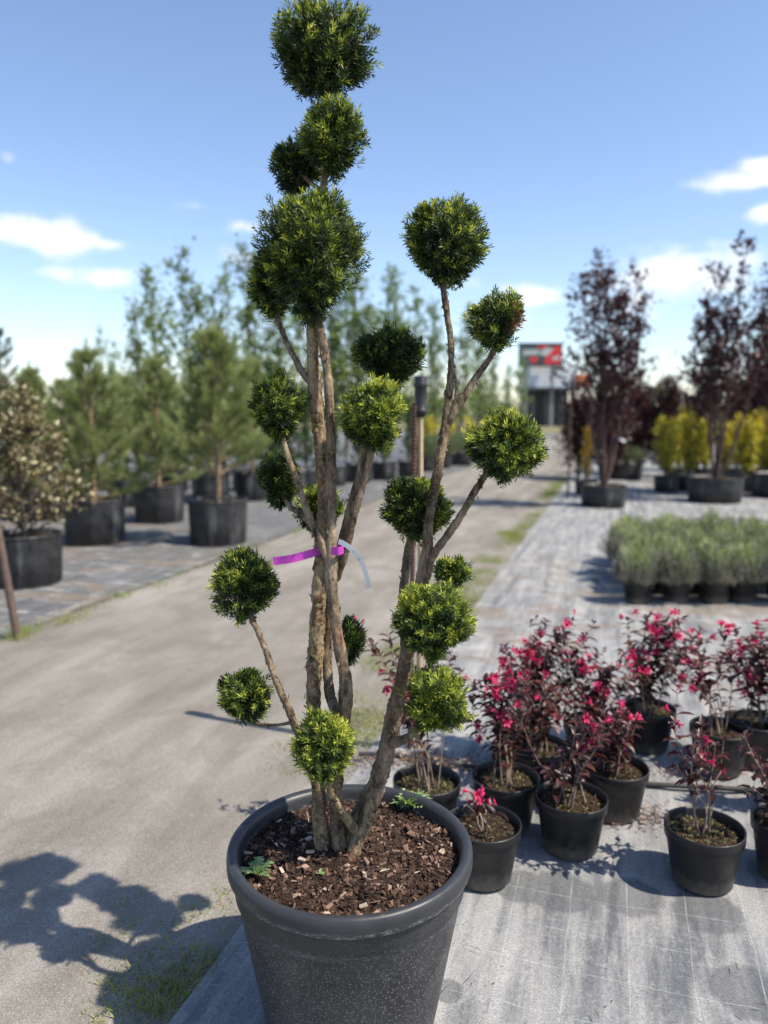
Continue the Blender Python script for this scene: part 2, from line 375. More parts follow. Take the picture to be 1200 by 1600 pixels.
# ---------------------------------------------------------------- setting: ground, road, fabric
U = np.array((.287, .958, 0)); Nn = np.array((.958, -.287, 0)); O0 = np.array((-1.11, 0, 0)); YAW = math.atan2(.287, .958)
def RD(s, n, z=0.0): return O0 + U * s + Nn * n + np.array((0, 0, z))

def ground_mat():
    m, nt, b, out = newmat('ground_soil'); v = world_pos(nt)
    c = nramp(nt, nnoise(nt, v, .6, 6), [(.3, (.20, .17, .13)), (.55, (.17, .17, .085)), (.75, (.10, .13, .04))])
    c = nmix(nt, 1, c, nramp(nt, nnoise(nt, v, 25, 5), [(.25, .7), (.75, 1.25)]), 'MULTIPLY')
    nt.links.new(c, b.inputs['Base Color']); b.inputs['Roughness'].default_value = .95; b.inputs['Specular IOR Level'].default_value = .1
    nbump(nt, b, nnoise(nt, v, 60, 5), .5, .01); return m
def road_mat():
    m, nt, b, out = newmat('worn_road'); v = world_pos(nt)
    mp = nt.nodes.new('ShaderNodeMapping'); mp.vector_type = 'TEXTURE'; mp.inputs['Rotation'].default_value = (0, 0, -YAW)
    mp.inputs['Scale'].default_value = (.55, 2.6, 1); nt.links.new(v, mp.inputs[0])
    c = nramp(nt, nnoise(nt, mp.outputs[0], 1.5, 6, .6, .3), [(.30, (.140, .130, .114)), (.48, (.202, .191, .168)), (.68, (.278, .264, .238))])
    c = nmix(nt, nramp(nt, nnoise(nt, v, 2.2, 6, .62, .5), [(.47, 0), (.64, .7)]), c, (.160, .148, .122))
    c = nmix(nt, nramp(nt, nnoise(nt, v, 5.5, 5, .6), [(.58, 0), (.72, .4)]), c, (.29, .278, .26))
    fine = nnoise(nt, v, 230, 3, .6)
    vo = nt.nodes.new('ShaderNodeTexVoronoi'); vo.inputs['Scale'].default_value = 130; nt.links.new(v, vo.inputs['Vector'])
    c = nmix(nt, 1, c, nramp(nt, fine, [(.25, .5), (.5, 1.0), (.75, 1.45)]), 'MULTIPLY')
    pale = nmath(nt, 'MULTIPLY', nramp(nt, vo.outputs['Distance'], [(.18, 1), (.32, 0)]), nramp(nt, vo.outputs['Color'], [(.62, 0), (.7, 1)]))
    c = nmix(nt, nmath(nt, 'MULTIPLY', pale, .6), c, (.46, .44, .40))
    dk = nramp(nt, nnoise(nt, v, 95, 2), [(.66, 0), (.72, .55)]); c = nmix(nt, dk, c, (.07, .062, .053))
    nt.links.new(c, b.inputs['Base Color']); b.inputs['Roughness'].default_value = .92; b.inputs['Specular IOR Level'].default_value = .2
    h = nmath(nt, 'ADD', nmath(nt, 'MULTIPLY', fine, .8), nmath(nt, 'MULTIPLY', nnoise(nt, v, 40, 4), .8))
    nbump(nt, b, h, .7, .006); return m
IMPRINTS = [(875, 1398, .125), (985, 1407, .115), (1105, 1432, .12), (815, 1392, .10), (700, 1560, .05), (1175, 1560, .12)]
def fabric_mat(name, dusty, imprints=()):
    m, nt, b, out = newmat(name); wp = world_pos(nt)
    mp = nt.nodes.new('ShaderNodeMapping'); mp.vector_type = 'TEXTURE'; mp.inputs['Location'].default_value = tuple(O0)
    mp.inputs['Rotation'].default_value = (0, 0, -YAW); nt.links.new(wp, mp.inputs[0]); v = mp.outputs[0]   # x = n, y = s
    sp = nt.nodes.new('ShaderNodeSeparateXYZ'); nt.links.new(v, sp.inputs[0])
    wob = nmath(nt, 'MULTIPLY', nmath(nt, 'SUBTRACT', nnoise(nt, v, 2.5, 2), .5), .025)
    def lines(x, per, wd):
        fr = nmath(nt, 'FRACT', nmath(nt, 'DIVIDE', nmath(nt, 'ADD', x, wob), per))
        return nramp(nt, nmath(nt, 'ABSOLUTE', nmath(nt, 'SUBTRACT', fr, .5)), [(0, 1), (wd / per * .8, .9), (wd / per * 1.3, 0)])
    st = nt.nodes.new('ShaderNodeMapping'); st.inputs['Scale'].default_value = (4, .45, 1); nt.links.new(v, st.inputs[0])
    streak = nnoise(nt, st.outputs[0], 2.2, 6, .62)
    base = nramp(nt, streak, [(.34, (.112, .123, .135)), (.49, (.178, .190, .201)), (.64, (.32, .326, .328))]) if dusty else \
           nramp(nt, streak, [(.32, (.062, .069, .078)), (.50, (.105, .114, .124)), (.70, (.17, .178, .186))])
    dust = nramp(nt, nnoise(nt, st.outputs[0], 3.3, 7, .68, .3), [(.44, 0), (.66, .75 if dusty else .35)])
    base = nmix(nt, dust, base, (.40, .398, .385) if dusty else (.24, .24, .238))
    sand = nramp(nt, nmath(nt, 'MULTIPLY', nramp(nt, nnoise(nt, st.outputs[0], 1.3, 5, .6), [(.54, 0), (.66, 1)]), nnoise(nt, v, 30, 4)), [(.42, 0), (.55, .8)])
    base = nmix(nt, sand, base, (.46, .40, .33))
    tv = nt.nodes.new('ShaderNodeMapping'); tv.inputs['Scale'].default_value = (.9, 2.6, 1); nt.links.new(v, tv.inputs[0])
    far = nramp(nt, nmath(nt, 'DIVIDE', sp.outputs[1], 10.0), [(.40, 0), (.52, 1), (.95, 1), (1.0, .3)])
    br = nmath(nt, 'MULTIPLY', nramp(nt, nnoise(nt, tv.outputs[0], 1.5, 7, .68, .6), [(.50, 0), (.60, .8)]), far)
    base = nmix(nt, br, base, (.21, .165, .125))
    wh = nmath(nt, 'MULTIPLY', nramp(nt, nnoise(nt, tv.outputs[0], 3.1, 7, .7, .4), [(.54, 0), (.64, .7)]), far)
    base = nmix(nt, wh, base, (.47, .465, .45))
    grit = nramp(nt, nmath(nt, 'ADD', nmath(nt, 'MULTIPLY', nnoise(nt, v, 60, 6, .75), .6), nmath(nt, 'MULTIPLY', nnoise(nt, v, 6, 4), .4)), [(.49, 0), (.62, .42)])
    base = nmix(nt, grit, base, (.42, .415, .40) if dusty else (.22, .22, .22))
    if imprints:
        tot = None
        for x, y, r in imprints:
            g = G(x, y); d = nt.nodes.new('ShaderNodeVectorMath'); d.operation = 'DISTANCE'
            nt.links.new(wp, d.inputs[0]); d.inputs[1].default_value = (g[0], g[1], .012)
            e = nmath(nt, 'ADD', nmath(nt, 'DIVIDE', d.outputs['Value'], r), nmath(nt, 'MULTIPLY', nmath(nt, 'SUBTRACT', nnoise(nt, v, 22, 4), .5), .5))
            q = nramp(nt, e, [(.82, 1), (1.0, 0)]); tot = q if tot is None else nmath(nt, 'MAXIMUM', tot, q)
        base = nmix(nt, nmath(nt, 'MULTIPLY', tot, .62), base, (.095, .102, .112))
    ln = nmath(nt, 'MAXIMUM', lines(sp.outputs[0], .178, .0016), lines(sp.outputs[1], .178, .0013))
    base = nmix(nt, nmath(nt, 'MULTIPLY', ln, nramp(nt, nnoise(nt, v, 9, 3), [(.35, .16), (.65, .62)])), base, (.46, .51, .50))
    weave = nt.nodes.new('ShaderNodeTexBrick'); weave.inputs['Scale'].default_value = 190; weave.inputs['Mortar Size'].default_value = .03
    weave.inputs['Color1'].default_value = (1.1, 1.1, 1.1, 1); weave.inputs['Color2'].default_value = (.86, .86, .86, 1); weave.inputs['Mortar'].default_value = (.6, .6, .6, 1)
    nt.links.new(v, weave.inputs['Vector']); base = nmix(nt, .8, base, weave.outputs['Color'], 'MULTIPLY')
    fine = nnoise(nt, v, 170, 4, .7); base = nmix(nt, 1, base, nramp(nt, fine, [(.28, .55), (.72, 1.38)]), 'MULTIPLY')
    nt.links.new(base, b.inputs['Base Color']); b.inputs['Roughness'].default_value = .7; b.inputs['Specular IOR Level'].default_value = .3
    nbump(nt, b, nmath(nt, 'ADD', nmath(nt, 'MULTIPLY', weave.outputs['Fac'], -.4), nmath(nt, 'ADD', fine, nmath(nt, 'MULTIPLY', nnoise(nt, v, 14, 4), 2.0))), .4, .004)
    return m
M['ground'] = ground_mat(); M['road'] = road_mat()
M['fabric'] = fabric_mat('dusty_fabric', True, IMPRINTS); M['fabric_left'] = fabric_mat('fabric_left', False)

def sheet(name, s_vals, n_vals, zf, mat, smooth=True):
    s_vals = np.asarray(s_vals, float); n_vals = np.asarray(n_vals, float)
    S, NN = np.meshgrid(s_vals, n_vals, indexing='ij'); Z = zf(S, NN)
    v = O0 + U * S[..., None] + Nn * NN[..., None]; v = v + np.array((0, 0, 1.)) * Z[..., None]
    a, b = S.shape; i = np.arange(a - 1)[:, None]; j = np.arange(b - 1)[None, :]
    f = np.stack((i * b + j, i * b + j + 1, (i + 1) * b + j + 1, (i + 1) * b + j), -1).reshape(-1, 4)
    o = link(name, MB().add(v.reshape(-1, 3), f).mesh(name, mat, smooth)); kind(o, 'structure'); return o
g_ = link('ground', MB().add([(-700, -300, -.006), (700, -300, -.006), (700, 1100, -.006), (-700, 1100, -.006)], [(0, 1, 2, 3)]).mesh('ground', M['ground'])); kind(g_, 'structure')
def edge_wob(s): return .03 * np.sin(s * 2.1) + .02 * np.sin(s * 5.3 + 1)
sheet('road', np.linspace(-8, 112, 240), [-3.2, -3.0, -2, -1, -.2, .1], lambda s, n: .0 + .006 * np.sin(s * .9 + n) + .001, M['road'])
def wrinkle(s, n):
    w = .020 * np.maximum(0, np.sin(n * 17 + .8 * np.sin(s * 1.3) + .5 * np.sin(s * 3.1))) ** 3 * (0.5 + .5 * np.sin(s * .8 + n * 2))
    w += .005 * (.5 + .5 * np.sin(n * 6.3 + s * 1.7)) + .003 * np.sin(s * 5.1 + n * 3.2) + .002 * np.sin(s * 11 - n * 7)
    return .014 + np.clip(w, -.004, .024)
near_s = np.concatenate((np.linspace(-3, 6, 240), np.linspace(6.1, 42, 90))); near_n = np.concatenate((np.linspace(0, 3.2, 130), np.linspace(3.25, 16, 60)))
sheet('ground_fabric_right', near_s, near_n, wrinkle, M['fabric'])
sheet('ground_fabric_left', np.linspace(-3, 60, 160), -3.05 - np.linspace(0, 18, 60), lambda s, n: .016 + .006 * np.sin(s * 3 + n * 2) * np.sin(n * 5), M['fabric_left'])

# grass along the edges (uncountable)
def grass_patch(spots, name, label, h=(.012, .045), per=60):
    mb = MB()
    for (x, y, z, r, k, dry) in spots:
        n = max(3, int(per * k)); o = np.stack((x + rng.normal(size=n) * r, y + rng.normal(size=n) * r, np.full(n, z)), -1)
        d = np.stack((rng.normal(size=n) * .55, rng.normal(size=n) * .55, np.ones(n)), -1)
        isdry = rng.random(n) < dry; d[isdry, 2] *= .25
        blades(mb, o, d, rng.uniform(*h, n), rng.uniform(.002, .0045, n), np.where(isdry, rng.uniform(0, .15, n), rng.uniform(.45, 1, n)), mid=.3)
    o = link(name, mb.mesh(name, M['grass'])); o['label'] = label; o['category'] = 'grass'; kind(o, 'stuff')
spots = []
for i in range(150):      # fringe beside the planter, on the road side of the fabric edge
    s = abs(random.gauss(0, .38)) + 1.25 if i < 60 else random.uniform(1.2, 2.9); n = -abs(random.gauss(.02, .10)); p = RD(s, n); spots.append((p[0], p[1], .002, .02, random.uniform(.1, .55), random.uniform(.2, .75)))
for i in range(60): p = G(random.gauss(255, 55), random.gauss(1535, 60)); spots.append((p[0], p[1], .002, .03, .45, .5)) if p is not None else 0
grass_patch(spots, 'grass', 'short green and dry grass on road edge beside the big planter')
spots = []
for i in range(160):
    s = random.uniform(3.2, 20); n = random.gauss(-.16, .10); k = .5 + .5 * math.sin(s * 1.9) * math.sin(s * .7 + 1)
    p = RD(s, n); spots.append((p[0], p[1], .004, .07, max(.5, k * 7), .1))
for i in range(30): p = G(random.gauss(590, 30), random.gauss(1130, 18)); spots.append((p[0], p[1], .004, .05, .6, .3))
grass_patch(spots, 'grass', 'yellow green mossy grass strip between road and right fabric', (.012, .04))
spots = []
for i in range(120):
    s = random.uniform(2, 16); p = RD(s, random.gauss(-3.02, .05)); k = max(0.03, random.gauss(.15, .3)); spots.append((p[0], p[1], .012, .05, k, .3))
for x, y, k in ((30, 1000, 3), (40, 990, 3), (100, 978, 1.5), (110, 972, 1), (190, 935, 1.2), (250, 920, .8)):
    p = G(x, y); spots.append((p[0], p[1], .012, .06, k, .1))
grass_patch(spots, 'grass', 'sparse grass tufts along the edge of the left fabric', (.03, .10))
# litter
mb = MB(); n = 900
s = rng.uniform(.6, 5, n); nn = rng.uniform(.05, 3.2, n); pos = O0 + U * s[:, None] + Nn * nn[:, None]; pos[:, 2] = .033
d = rng.normal(size=(n, 3)); d[:, 2] = rng.uniform(0, .12, n)
blades(mb, pos, d, rng.uniform(.006, .035, n) * rng.uniform(.3, 1, n), rng.uniform(.0015, .004, n), rng.uniform(0, .9, n), face=np.array((0, 0, 1.)))
n2 = 46; s2 = rng.uniform(1.2, 2.6, n2); m2 = rng.uniform(.5, 2.2, n2); pos = O0 + U * s2[:, None] + Nn * m2[:, None]; pos[:, 2] = .036
d2 = rng.normal(size=(n2, 3)); d2[:, 2] = .05; blades(mb, pos, d2, rng.uniform(.03, .06, n2), rng.uniform(.002, .004, n2), rng.uniform(.1, .7, n2), face=np.array((0, 0, 1.)))
cc = [(G(1000, 1285), .10, 340), (G(620, 1195), .10, 500), (G(900, 1203), .05, 200), (G(690, 1200), .1, 300), (G(1065, 1215), .12, 160)]
for c, r, k in cc:
    pos = np.stack((c[0] + rng.normal(size=k) * r * 1.3, c[1] + rng.normal(size=k) * r * .5, np.full(k, .031) + rng.uniform(0, .008, k)), -1)
    d = rng.normal(size=(k, 3)); d[:, 2] *= .15; blades(mb, pos, d, rng.uniform(.008, .035, k), rng.uniform(.003, .010, k), rng.uniform(.2, 1, k), face=np.array((0, 0, 1.)))
o = link('plant_litter', mb.mesh('plant_litter', M['chip'])); o['label'] = 'dry bark flakes and twigs scattered on the grey fabric'; o['category'] = 'litter'; kind(o, 'stuff')

# ---------------------------------------------------------------- the planter
PR = G(547, 1315, .52); PX, PY = PR[0], PR[1]
pl = thing('planter', 'large round black plastic planter full of bark chips holding the yew', 'planter', (PX, PY, .022))
hp = .50
def wave(a, k, ph): return lambda th: 1 + a * np.sin(k * th + ph)
body = lathe(MB(), [(.0, .004), (.205, .004), (.215, .012), (.2185, .03), (.2835, .385), (.286, .392), (.2895, .396), (.2935, .470), (.2935, .478)], 96)
link('body', body.mesh('body', M['planter'], True), pl)
rim = lathe(MB(), [(.2930, .452), (.300, .449), (.3055, .453), (.3095, .463), (.3100, .482), (.3080, .494), (.3030, .4995), (.2960, .5), (.2890, .4985), (.2830, .494), (.2790, .484), (.2760, .455), (.268, .36)], 96, wob=wave(.004, 3, .6))
link('rim', rim.mesh('rim', M['planter_rim'], True), pl)
# soil with bark chips
mb = MB(); rr = np.linspace(0, .2765, 16); th = np.linspace(0, 2 * np.pi, 48, endpoint=False)
def soil_h(x, y):
    q = Vector((x * 9, y * 9, 3.0)); d = math.hypot(x + .02, y)
    return .458 + .014 * mnoise.noise(q) + .008 * mnoise.noise(q * 3) + .028 * math.exp(-(d / .12) ** 2)
prof = np.array([[(r * math.cos(t), r * math.sin(t), soil_h(r * math.cos(t), r * math.sin(t))) for t in th] for r in rr])
i = np.arange(15)[:, None]; j = np.arange(48)[None, :]; j2 = (j + 1) % 48
mb.add(prof.reshape(-1, 3), np.stack((i * 48 + j, i * 48 + j2, (i + 1) * 48 + j2, (i + 1) * 48 + j), -1).reshape(-1, 4)[:, ::-1])
so_ = link('soil', mb.mesh('soil', M['soil'], True), pl)
def chip_shape(r):
    v = np.array([(x, y, z) for z in (-.5, .5) for y in (-.5, .5) for x in (-.5, .5)]) * np.array((1, r.uniform(.22, .75), r.uniform(.12, .32)))
    v += np.array([[r.uniform(-.16, .16) for _ in range(3)] for _ in range(8)]) * np.array((1, .8, .5)); return v
CF = np.array([(0, 2, 3, 1), (4, 5, 7, 6), (0, 1, 5, 4), (2, 6, 7, 3), (0, 4, 6, 2), (1, 3, 7, 5)])
def rotm(r, tilt=.5):
    a = r.uniform(0, 6.28); bx, by = r.gauss(0, tilt), r.gauss(0, tilt)
    ca, sa = math.cos(a), math.sin(a); cx, sx = math.cos(bx), math.sin(bx); cy, sy = math.cos(by), math.sin(by)
    return np.array(((ca, -sa, 0), (sa, ca, 0), (0, 0, 1))) @ np.array(((1, 0, 0), (0, cx, -sx), (0, sx, cx))) @ np.array(((cy, 0, sy), (0, 1, 0), (-sy, 0, cy)))
r = random.Random(11); mb = MB(); sh = [chip_shape(r) for _ in range(24)]
for k in range(7000):
    q = .272 * math.sqrt(r.random()); t = r.uniform(0, 6.283); x, y = q * math.cos(t), q * math.sin(t)
    sz = .0035 + .0125 * r.random() ** 2.2
    v = (sh[r.randrange(24)] * sz) @ rotm(r).T + np.array((x, y, soil_h(x, y) + sz * .22))
    mb.add(v, CF, min(1, max(0, r.gauss(.34, .27))))
kind(link('bark_mulch', mb.mesh('bark_mulch', M['chip']), pl), 'stuff')
chips = []
for k in range(8):
    chips.append(MB().add(chip_shape(r), CF, (.55, .65, .72, .8, .86, .92, .97, 1.0)[k]).mesh('bark_chip', M['chip']))
for k in range(48):
    q = .262 * math.sqrt(r.random()); t = r.uniform(0, 6.283); x, y = q * math.cos(t), q * math.sin(t); sz = r.uniform(.010, .023)
    link('bark_chip', chips[r.randrange(8)], pl, (x, y, soil_h(x, y) + .010), (r.gauss(0, .35), r.gauss(0, .35), r.uniform(0, 6.3)), sz)
SOILZ = .022 + .478
# ---------------------------------------------------------------- yew
yb = np.array((PX - .015, PY + .01, SOILZ - .02))
yew = thing('yew_tree', 'multi stemmed cloud pruned yew with green needle balls growing in big black planter', 'tree', yb)
def stem(name, pts, mat, seg=16, flakes=0, rough=.16, n=None):
    p3 = [P(x, y, Y) for x, y, Y, w in pts]; rad = [w * .86 / 2 / FPX * depth(q) for q, (x, y, Y, w) in zip(p3, pts)]
    L = sum(np.linalg.norm(p3[i + 1] - p3[i]) for i in range(len(p3) - 1))
    mb = MB(); p, r, T = tube(mb, p3, rad, seg, n or max(8, int(L / .005)), rough * 1.1, 110)
    if flakes:
        k = int(flakes * L * 100); idx = rng.integers(1, len(p) - 1, k); a = rng.uniform(0, 6.283, k)
        s, u = perp(T[idx]); rd = s * np.cos(a)[:, None] + u * np.sin(a)[:, None]
        d = T[idx] * rng.choice((-1, 1), k)[:, None] + rd * rng.uniform(.1, .9, k)[:, None]
        blades(mb, p[idx] + rd * (r[idx] * .97)[:, None], d, rng.uniform(.004, .017, k), rng.uniform(.002, .006, k), 0, face=None)
    return link(name, mb.mesh(name, mat, True, yb), yew)
stem('trunk', [(512,1345,1.84,46),(505,1315,1.84,31),(500,1280,1.845,27),(497,1230,1.85,25),(492,1150,1.86,25),(489,1090,1.865,26),(491,1040,1.87,29),(496,980,1.87,27),(500,900,1.875,26),(505,820,1.88,26),(506,760,1.88,24),(500,690,1.885,23),(494,630,1.89,24),(489,570,1.89,24),(488,520,1.89,21),(490,470,1.89,19),(494,400,1.89,17),(500,330,1.90,14),(508,270,1.90,13),(514,220,1.90,10)], M['bark_old'], 20, 3.5, .2)
stem('trunk', [(535,1345,1.83,36),(528,1300,1.83,26),(525,1240,1.83,24),(530,1170,1.825,24),(537,1115,1.82,27),(540,1070,1.82,24),(533,1025,1.82,22),(524,975,1.815,20),(519,920,1.81,21),(518,880,1.81,24),(517,830,1.815,19),(518,740,1.825,18),(516,660,1.84,17),(512,590,1.855,17),(505,540,1.87,16),(497,500,1.88,16),(492,440,1.89,12)], M['bark'], 16, 1.5)
stem('trunk', [(534,1125,1.84,20),(518,1095,1.86,19),(512,1050,1.88,17),(513,990,1.89,16),(517,930,1.89,16),(526,890,1.875,17),(533,850,1.86,15),(548,790,1.85,14),(562,740,1.845,13),(572,705,1.84,12),(590,640,1.92,10),(605,590,2.02,8),(608,560,2.06,6)], M['bark'], 14, 1.2)
stem('branch', [(526,905,1.87,14),(538,865,1.845,16),(553,805,1.83,15),(566,760,1.82,14),(577,720,1.81,14),(582,680,1.80,9),(584,650,1.80,6)], M['bark'], 14, 1.2)
stem('trunk', [(530,1345,1.85,54),(552,1305,1.85,44),(572,1265,1.86,38),(590,1220,1.87,33),(603,1175,1.875,31),(613,1130,1.88,31),(622,1090,1.885,27),(631,1050,1.89,25),(637,1010,1.89,24),(645,965,1.89,23),(655,925,1.89,24),(664,890,1.89,25),(668,860,1.89,23),(669,830,1.89,17),(674,790,1.89,17),(683,737,1.895,17),(692,690,1.90,18),(697,660,1.905,17),(701,620,1.91,13),(705,570,1.92,12),(703,520,1.93,11),(694,460,1.94,11),(693,420,1.95,8),(696,390,1.95,5)], M['bark'], 20, 2.2, .2)
stem('branch', [(548,1345,1.80,24),(560,1310,1.81,24),(573,1280,1.83,26),(588,1230,1.855,24)], M['bark_old'], 14, 3)
stem('branch', [(634,1010,1.90,18),(629,950,1.93,16),(632,905,1.95,16),(638,860,1.97,15),(643,835,1.98,13),(652,790,1.98,7)], M['bark'], 14, 1.2)
stem('branch', [(697,668,1.905,14),(707,648,1.90,14),(720,628,1.90,14),(742,592,1.905,12),(765,560,1.915,11),(775,535,1.92,8),(778,505,1.92,5)], M['bark'], 14, 1.2)
stem('branch', [(706,650,1.905,5),(712,625,1.905,5),(713,600,1.905,6),(708,575,1.91,5)], M['bark'], 8, 2)
stem('branch', [(668,885,1.885,16),(678,866,1.875,15),(698,838,1.87,14),(720,806,1.86,14),(742,768,1.855,13),(757,745,1.85,11),(775,715,1.85,7),(790,695,1.85,4)], M['bark'], 14, 1.0)
stem('branch', [(655,940,1.90,10),(680,915,1.96,8),(706,895,2.02,5)], M['bark'], 10)
stem('branch', [(612,1160,1.86,24),(632,1155,1.83,17),(652,1140,1.79,12),(668,1115,1.765,9),(677,1090,1.75,5)], M['bark'], 12, 1.5)
stem('branch', [(636,1030,1.88,16),(645,1010,1.84,14),(660,985,1.80,10),(676,965,1.78,6)], M['bark'], 12, 1)
stem('branch', [(519,905,1.81,16),(510,870,1.81,15),(497,838,1.81,15),(482,805,1.82,15),(470,768,1.83,11),(458,735,1.84,10),(446,700,1.855,10),(440,670,1.87,7),(436,640,1.88,5)], M['bark'], 14, 1.4)
stem('branch', [(488,820,1.82,11),(470,803,1.86,10),(455,793,1.91,10),(443,775,1.95,7),(436,745,1.97,5)], M['bark'], 12, 1.5)
stem('branch', [(506,850,1.885,10),(502,825,1.94,9),(497,800,2.0,6)], M['bark'], 10)
stem('branch', [(494,602,1.885,14),(478,590,1.89,12),(462,562,1.91,11),(448,535,1.94,10),(436,505,1.97,10),(430,480,1.99,8),(427,440,2.0,5)], M['bark'], 12, 1.5)
stem('branch', [(504,300,1.90,9),(485,285,1.95,8),(465,268,2.01,5)], M['bark'], 10)
stem('branch', [(512,240,1.90,10),(512,180,1.92,9),(508,120,1.94,8),(505,80,1.95,5)], M['bark'], 10)
stem('branch', [(505,1285,1.83,14),(490,1215,1.80,15),(475,1165,1.79,15),(463,1140,1.79,15),(450,1105,1.80,14),(437,1078,1.82,13),(425,1045,1.83,12),(412,1008,1.845,11),(402,985,1.855,10),(394,968,1.86,12),(387,940,1.885,8),(383,915,1.90,5)], M['bark'], 14, 1.6)
stem('branch', [(458,1128,1.795,7),(440,1132,1.81,6),(418,1133,1.84,6),(398,1128,1.87,6),(386,1100,1.885,4)], M['bark'], 10, 1.5)
stem('branch', [(566,1310,1.83,17),(548,1288,1.80,17),(530,1262,1.76,15),(517,1240,1.73,13),(508,1200,1.72,9),(506,1165,1.72,5)], M['bark_old'], 14, 2.5)
stem('branch', [(533,1040,1.83,10),(540,1025,1.93,8),(545,1002,2.05,5)], M['bark'], 10)

def yew_ball(cx, cy, rx, ry, Y, bright=.5, dead=0.0, up=0.0, k=1.0):
    c = P(cx, cy, Y); z = depth(c); ax, az_ = rx / FPX * z, ry / FPX * z; ay = .5 * (ax + az_) * (.95 if rx >= ry else 1.0)
    rad = np.array((ax, ay, az_)) * 1.0; area = (ax * az_ * ay) ** (2 / 3)
    ph = rng.uniform(0, 6.28, (5, 3)); fr = rng.uniform(1.5, 4.5, (5, 3))
    def lump(d): return 1 + .055 * sum(np.sin(d @ fr[i] + ph[i, 0]) for i in range(5))
    cen = rad - .012
    mb = MB()
    def sprigs(n, rlo, rhi, L, K, nl, newmul, wd=.0033, ncl=0):
        if ncl:
            dc = rand_dirs(ncl); pc = rng.normal(size=ncl) * .062; bc = rng.normal(size=ncl) * .15; ci = rng.integers(0, ncl, n)
            d = unit(dc[ci] + rng.normal(size=(n, 3)) * .20); off = pc[ci]; bo = bc[ci]
        else: d = rand_dirs(n); off = np.zeros(n); bo = np.zeros(n); dc = d; ci = np.arange(n)
        rr_ = (rng.uniform(rlo, rhi, n) + off) * lump(d)
        shp = np.ones((n, 3)); low = np.clip(-d[:, 2], 0, 1); shp[:, :2] *= (1 - .28 * low ** 1.3)[:, None]; shp[:, 2] *= 1 - .06 * np.clip(d[:, 2], 0, 1)
        tip = c + d * shp * cen * rr_[:, None]
        nrm = unit(d / rad); g = unit(unit(dc[ci] / rad) * .45 + nrm * .5 + np.array((0, 0, .50)) + rng.normal(size=(n, 3)) * .36)
        ln = L * rng.uniform(.6, 1.35, n); o = tip - g * ln[:, None] * .75
        s, u = perp(g)
        blades(mb, o, g, ln * .9, .0018, .25, mid=.5)
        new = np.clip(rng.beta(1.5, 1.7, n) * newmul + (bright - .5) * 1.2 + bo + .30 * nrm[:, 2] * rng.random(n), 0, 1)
        t = (np.arange(K) + .5) / K; a = np.arange(K) * 2.39996
        oo = o[:, None, :] + g[:, None, :] * (ln[:, None] * t)[..., None]
        ang = np.radians(70 - 42 * t)[None, :] + rng.normal(size=(n, K)) * .16; az2 = a[None, :] + rng.uniform(0, 6.28, (n, 1))
        rdv = s[:, None, :] * np.cos(az2)[..., None] + u[:, None, :] * np.sin(az2)[..., None]
        dd = g[:, None, :] * np.cos(ang)[..., None] + rdv * np.sin(ang)[..., None]
        nln = nl * (1 - .35 * t)[None, :] * rng.uniform(.75, 1.25, (n, K))
        tt = np.clip(new[:, None] * (.30 + .80 * t)[None, :] + rng.normal(size=(n, K)) * .06, 0, 1)
        fc = (g[:, None, :] + rng.normal(size=(n, K, 3)) * .35).reshape(-1, 3)
        m_ = n * K; o2 = oo.reshape(m_, 3); d2 = dd.reshape(m_, 3); sd = unit(np.cross(d2, fc))
        l2 = nln.reshape(m_, 1); w2 = wd * rng.uniform(.8, 1.2, (m_, 1))
        v = np.stack((o2, o2 + d2 * l2 * .5 + sd * w2 * .5, o2 + d2 * l2, o2 + d2 * l2 * .5 - sd * w2 * .5), 1).reshape(-1, 3)
        mi = np.zeros(m_, int)
        if dead:
            hot = unit(np.array((.75, -.5, .05))); isd = ((nrm @ hot) > 1 - dead) & (rng.random(n) < .75); mi = isd.repeat(K).astype(int)
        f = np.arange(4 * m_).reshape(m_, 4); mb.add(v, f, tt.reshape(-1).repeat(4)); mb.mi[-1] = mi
    sprigs(int(area * 62000 * k), .86, 1.01, .030, 16, .0215, .95, ncl=int(area * 7500))
    sprigs(int(area * 2600 * k), 1.00, 1.16, .040, 20, .0195, 1.2)
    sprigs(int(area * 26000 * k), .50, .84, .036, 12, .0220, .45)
    # inner twigs
    for i in range(14):
        d = rand_dirs(1)[0]; d[2] = abs(d[2]) * .9 - .15
        e = c + d * cen * .85; b0 = c - np.array((0, 0, az_ * .75)); tube(mb, [b0, b0 * .5 + e * .5 + rng.normal(size=3) * .008, e], [.0035, .002, .001], 4, 6, mi=2)
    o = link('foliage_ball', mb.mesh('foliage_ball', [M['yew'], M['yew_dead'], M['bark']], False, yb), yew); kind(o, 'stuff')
for b in [(503,80,82,74,1.95,.46),(520,214,54,62,1.90,.52),(462,262,41,43,2.02,.36),(487,395,80,100,1.86,.45),(425,440,36,62,2.0,.38),(697,378,65,72,1.95,.5),
          (777,500,45,53,1.92,.52,.10),(608,556,57,49,2.06,.40),(435,637,46,58,1.88,.48),(583,652,55,62,1.80,.6),(436,746,38,50,1.97,.42),(497,792,42,40,2.0,.5),
          (653,793,54,56,1.98,.5),(790,696,64,60,1.85,.56),(708,893,33,29,2.02,.5),(382,913,54,56,1.90,.55),(545,1001,25,42,2.05,.40),(678,966,64,64,1.78,.66),
          (382,1088,45,46,1.885,.56),(678,1090,58,58,1.75,.70),(506,1166,50,60,1.72,.66)]:
    yew_ball(*b)

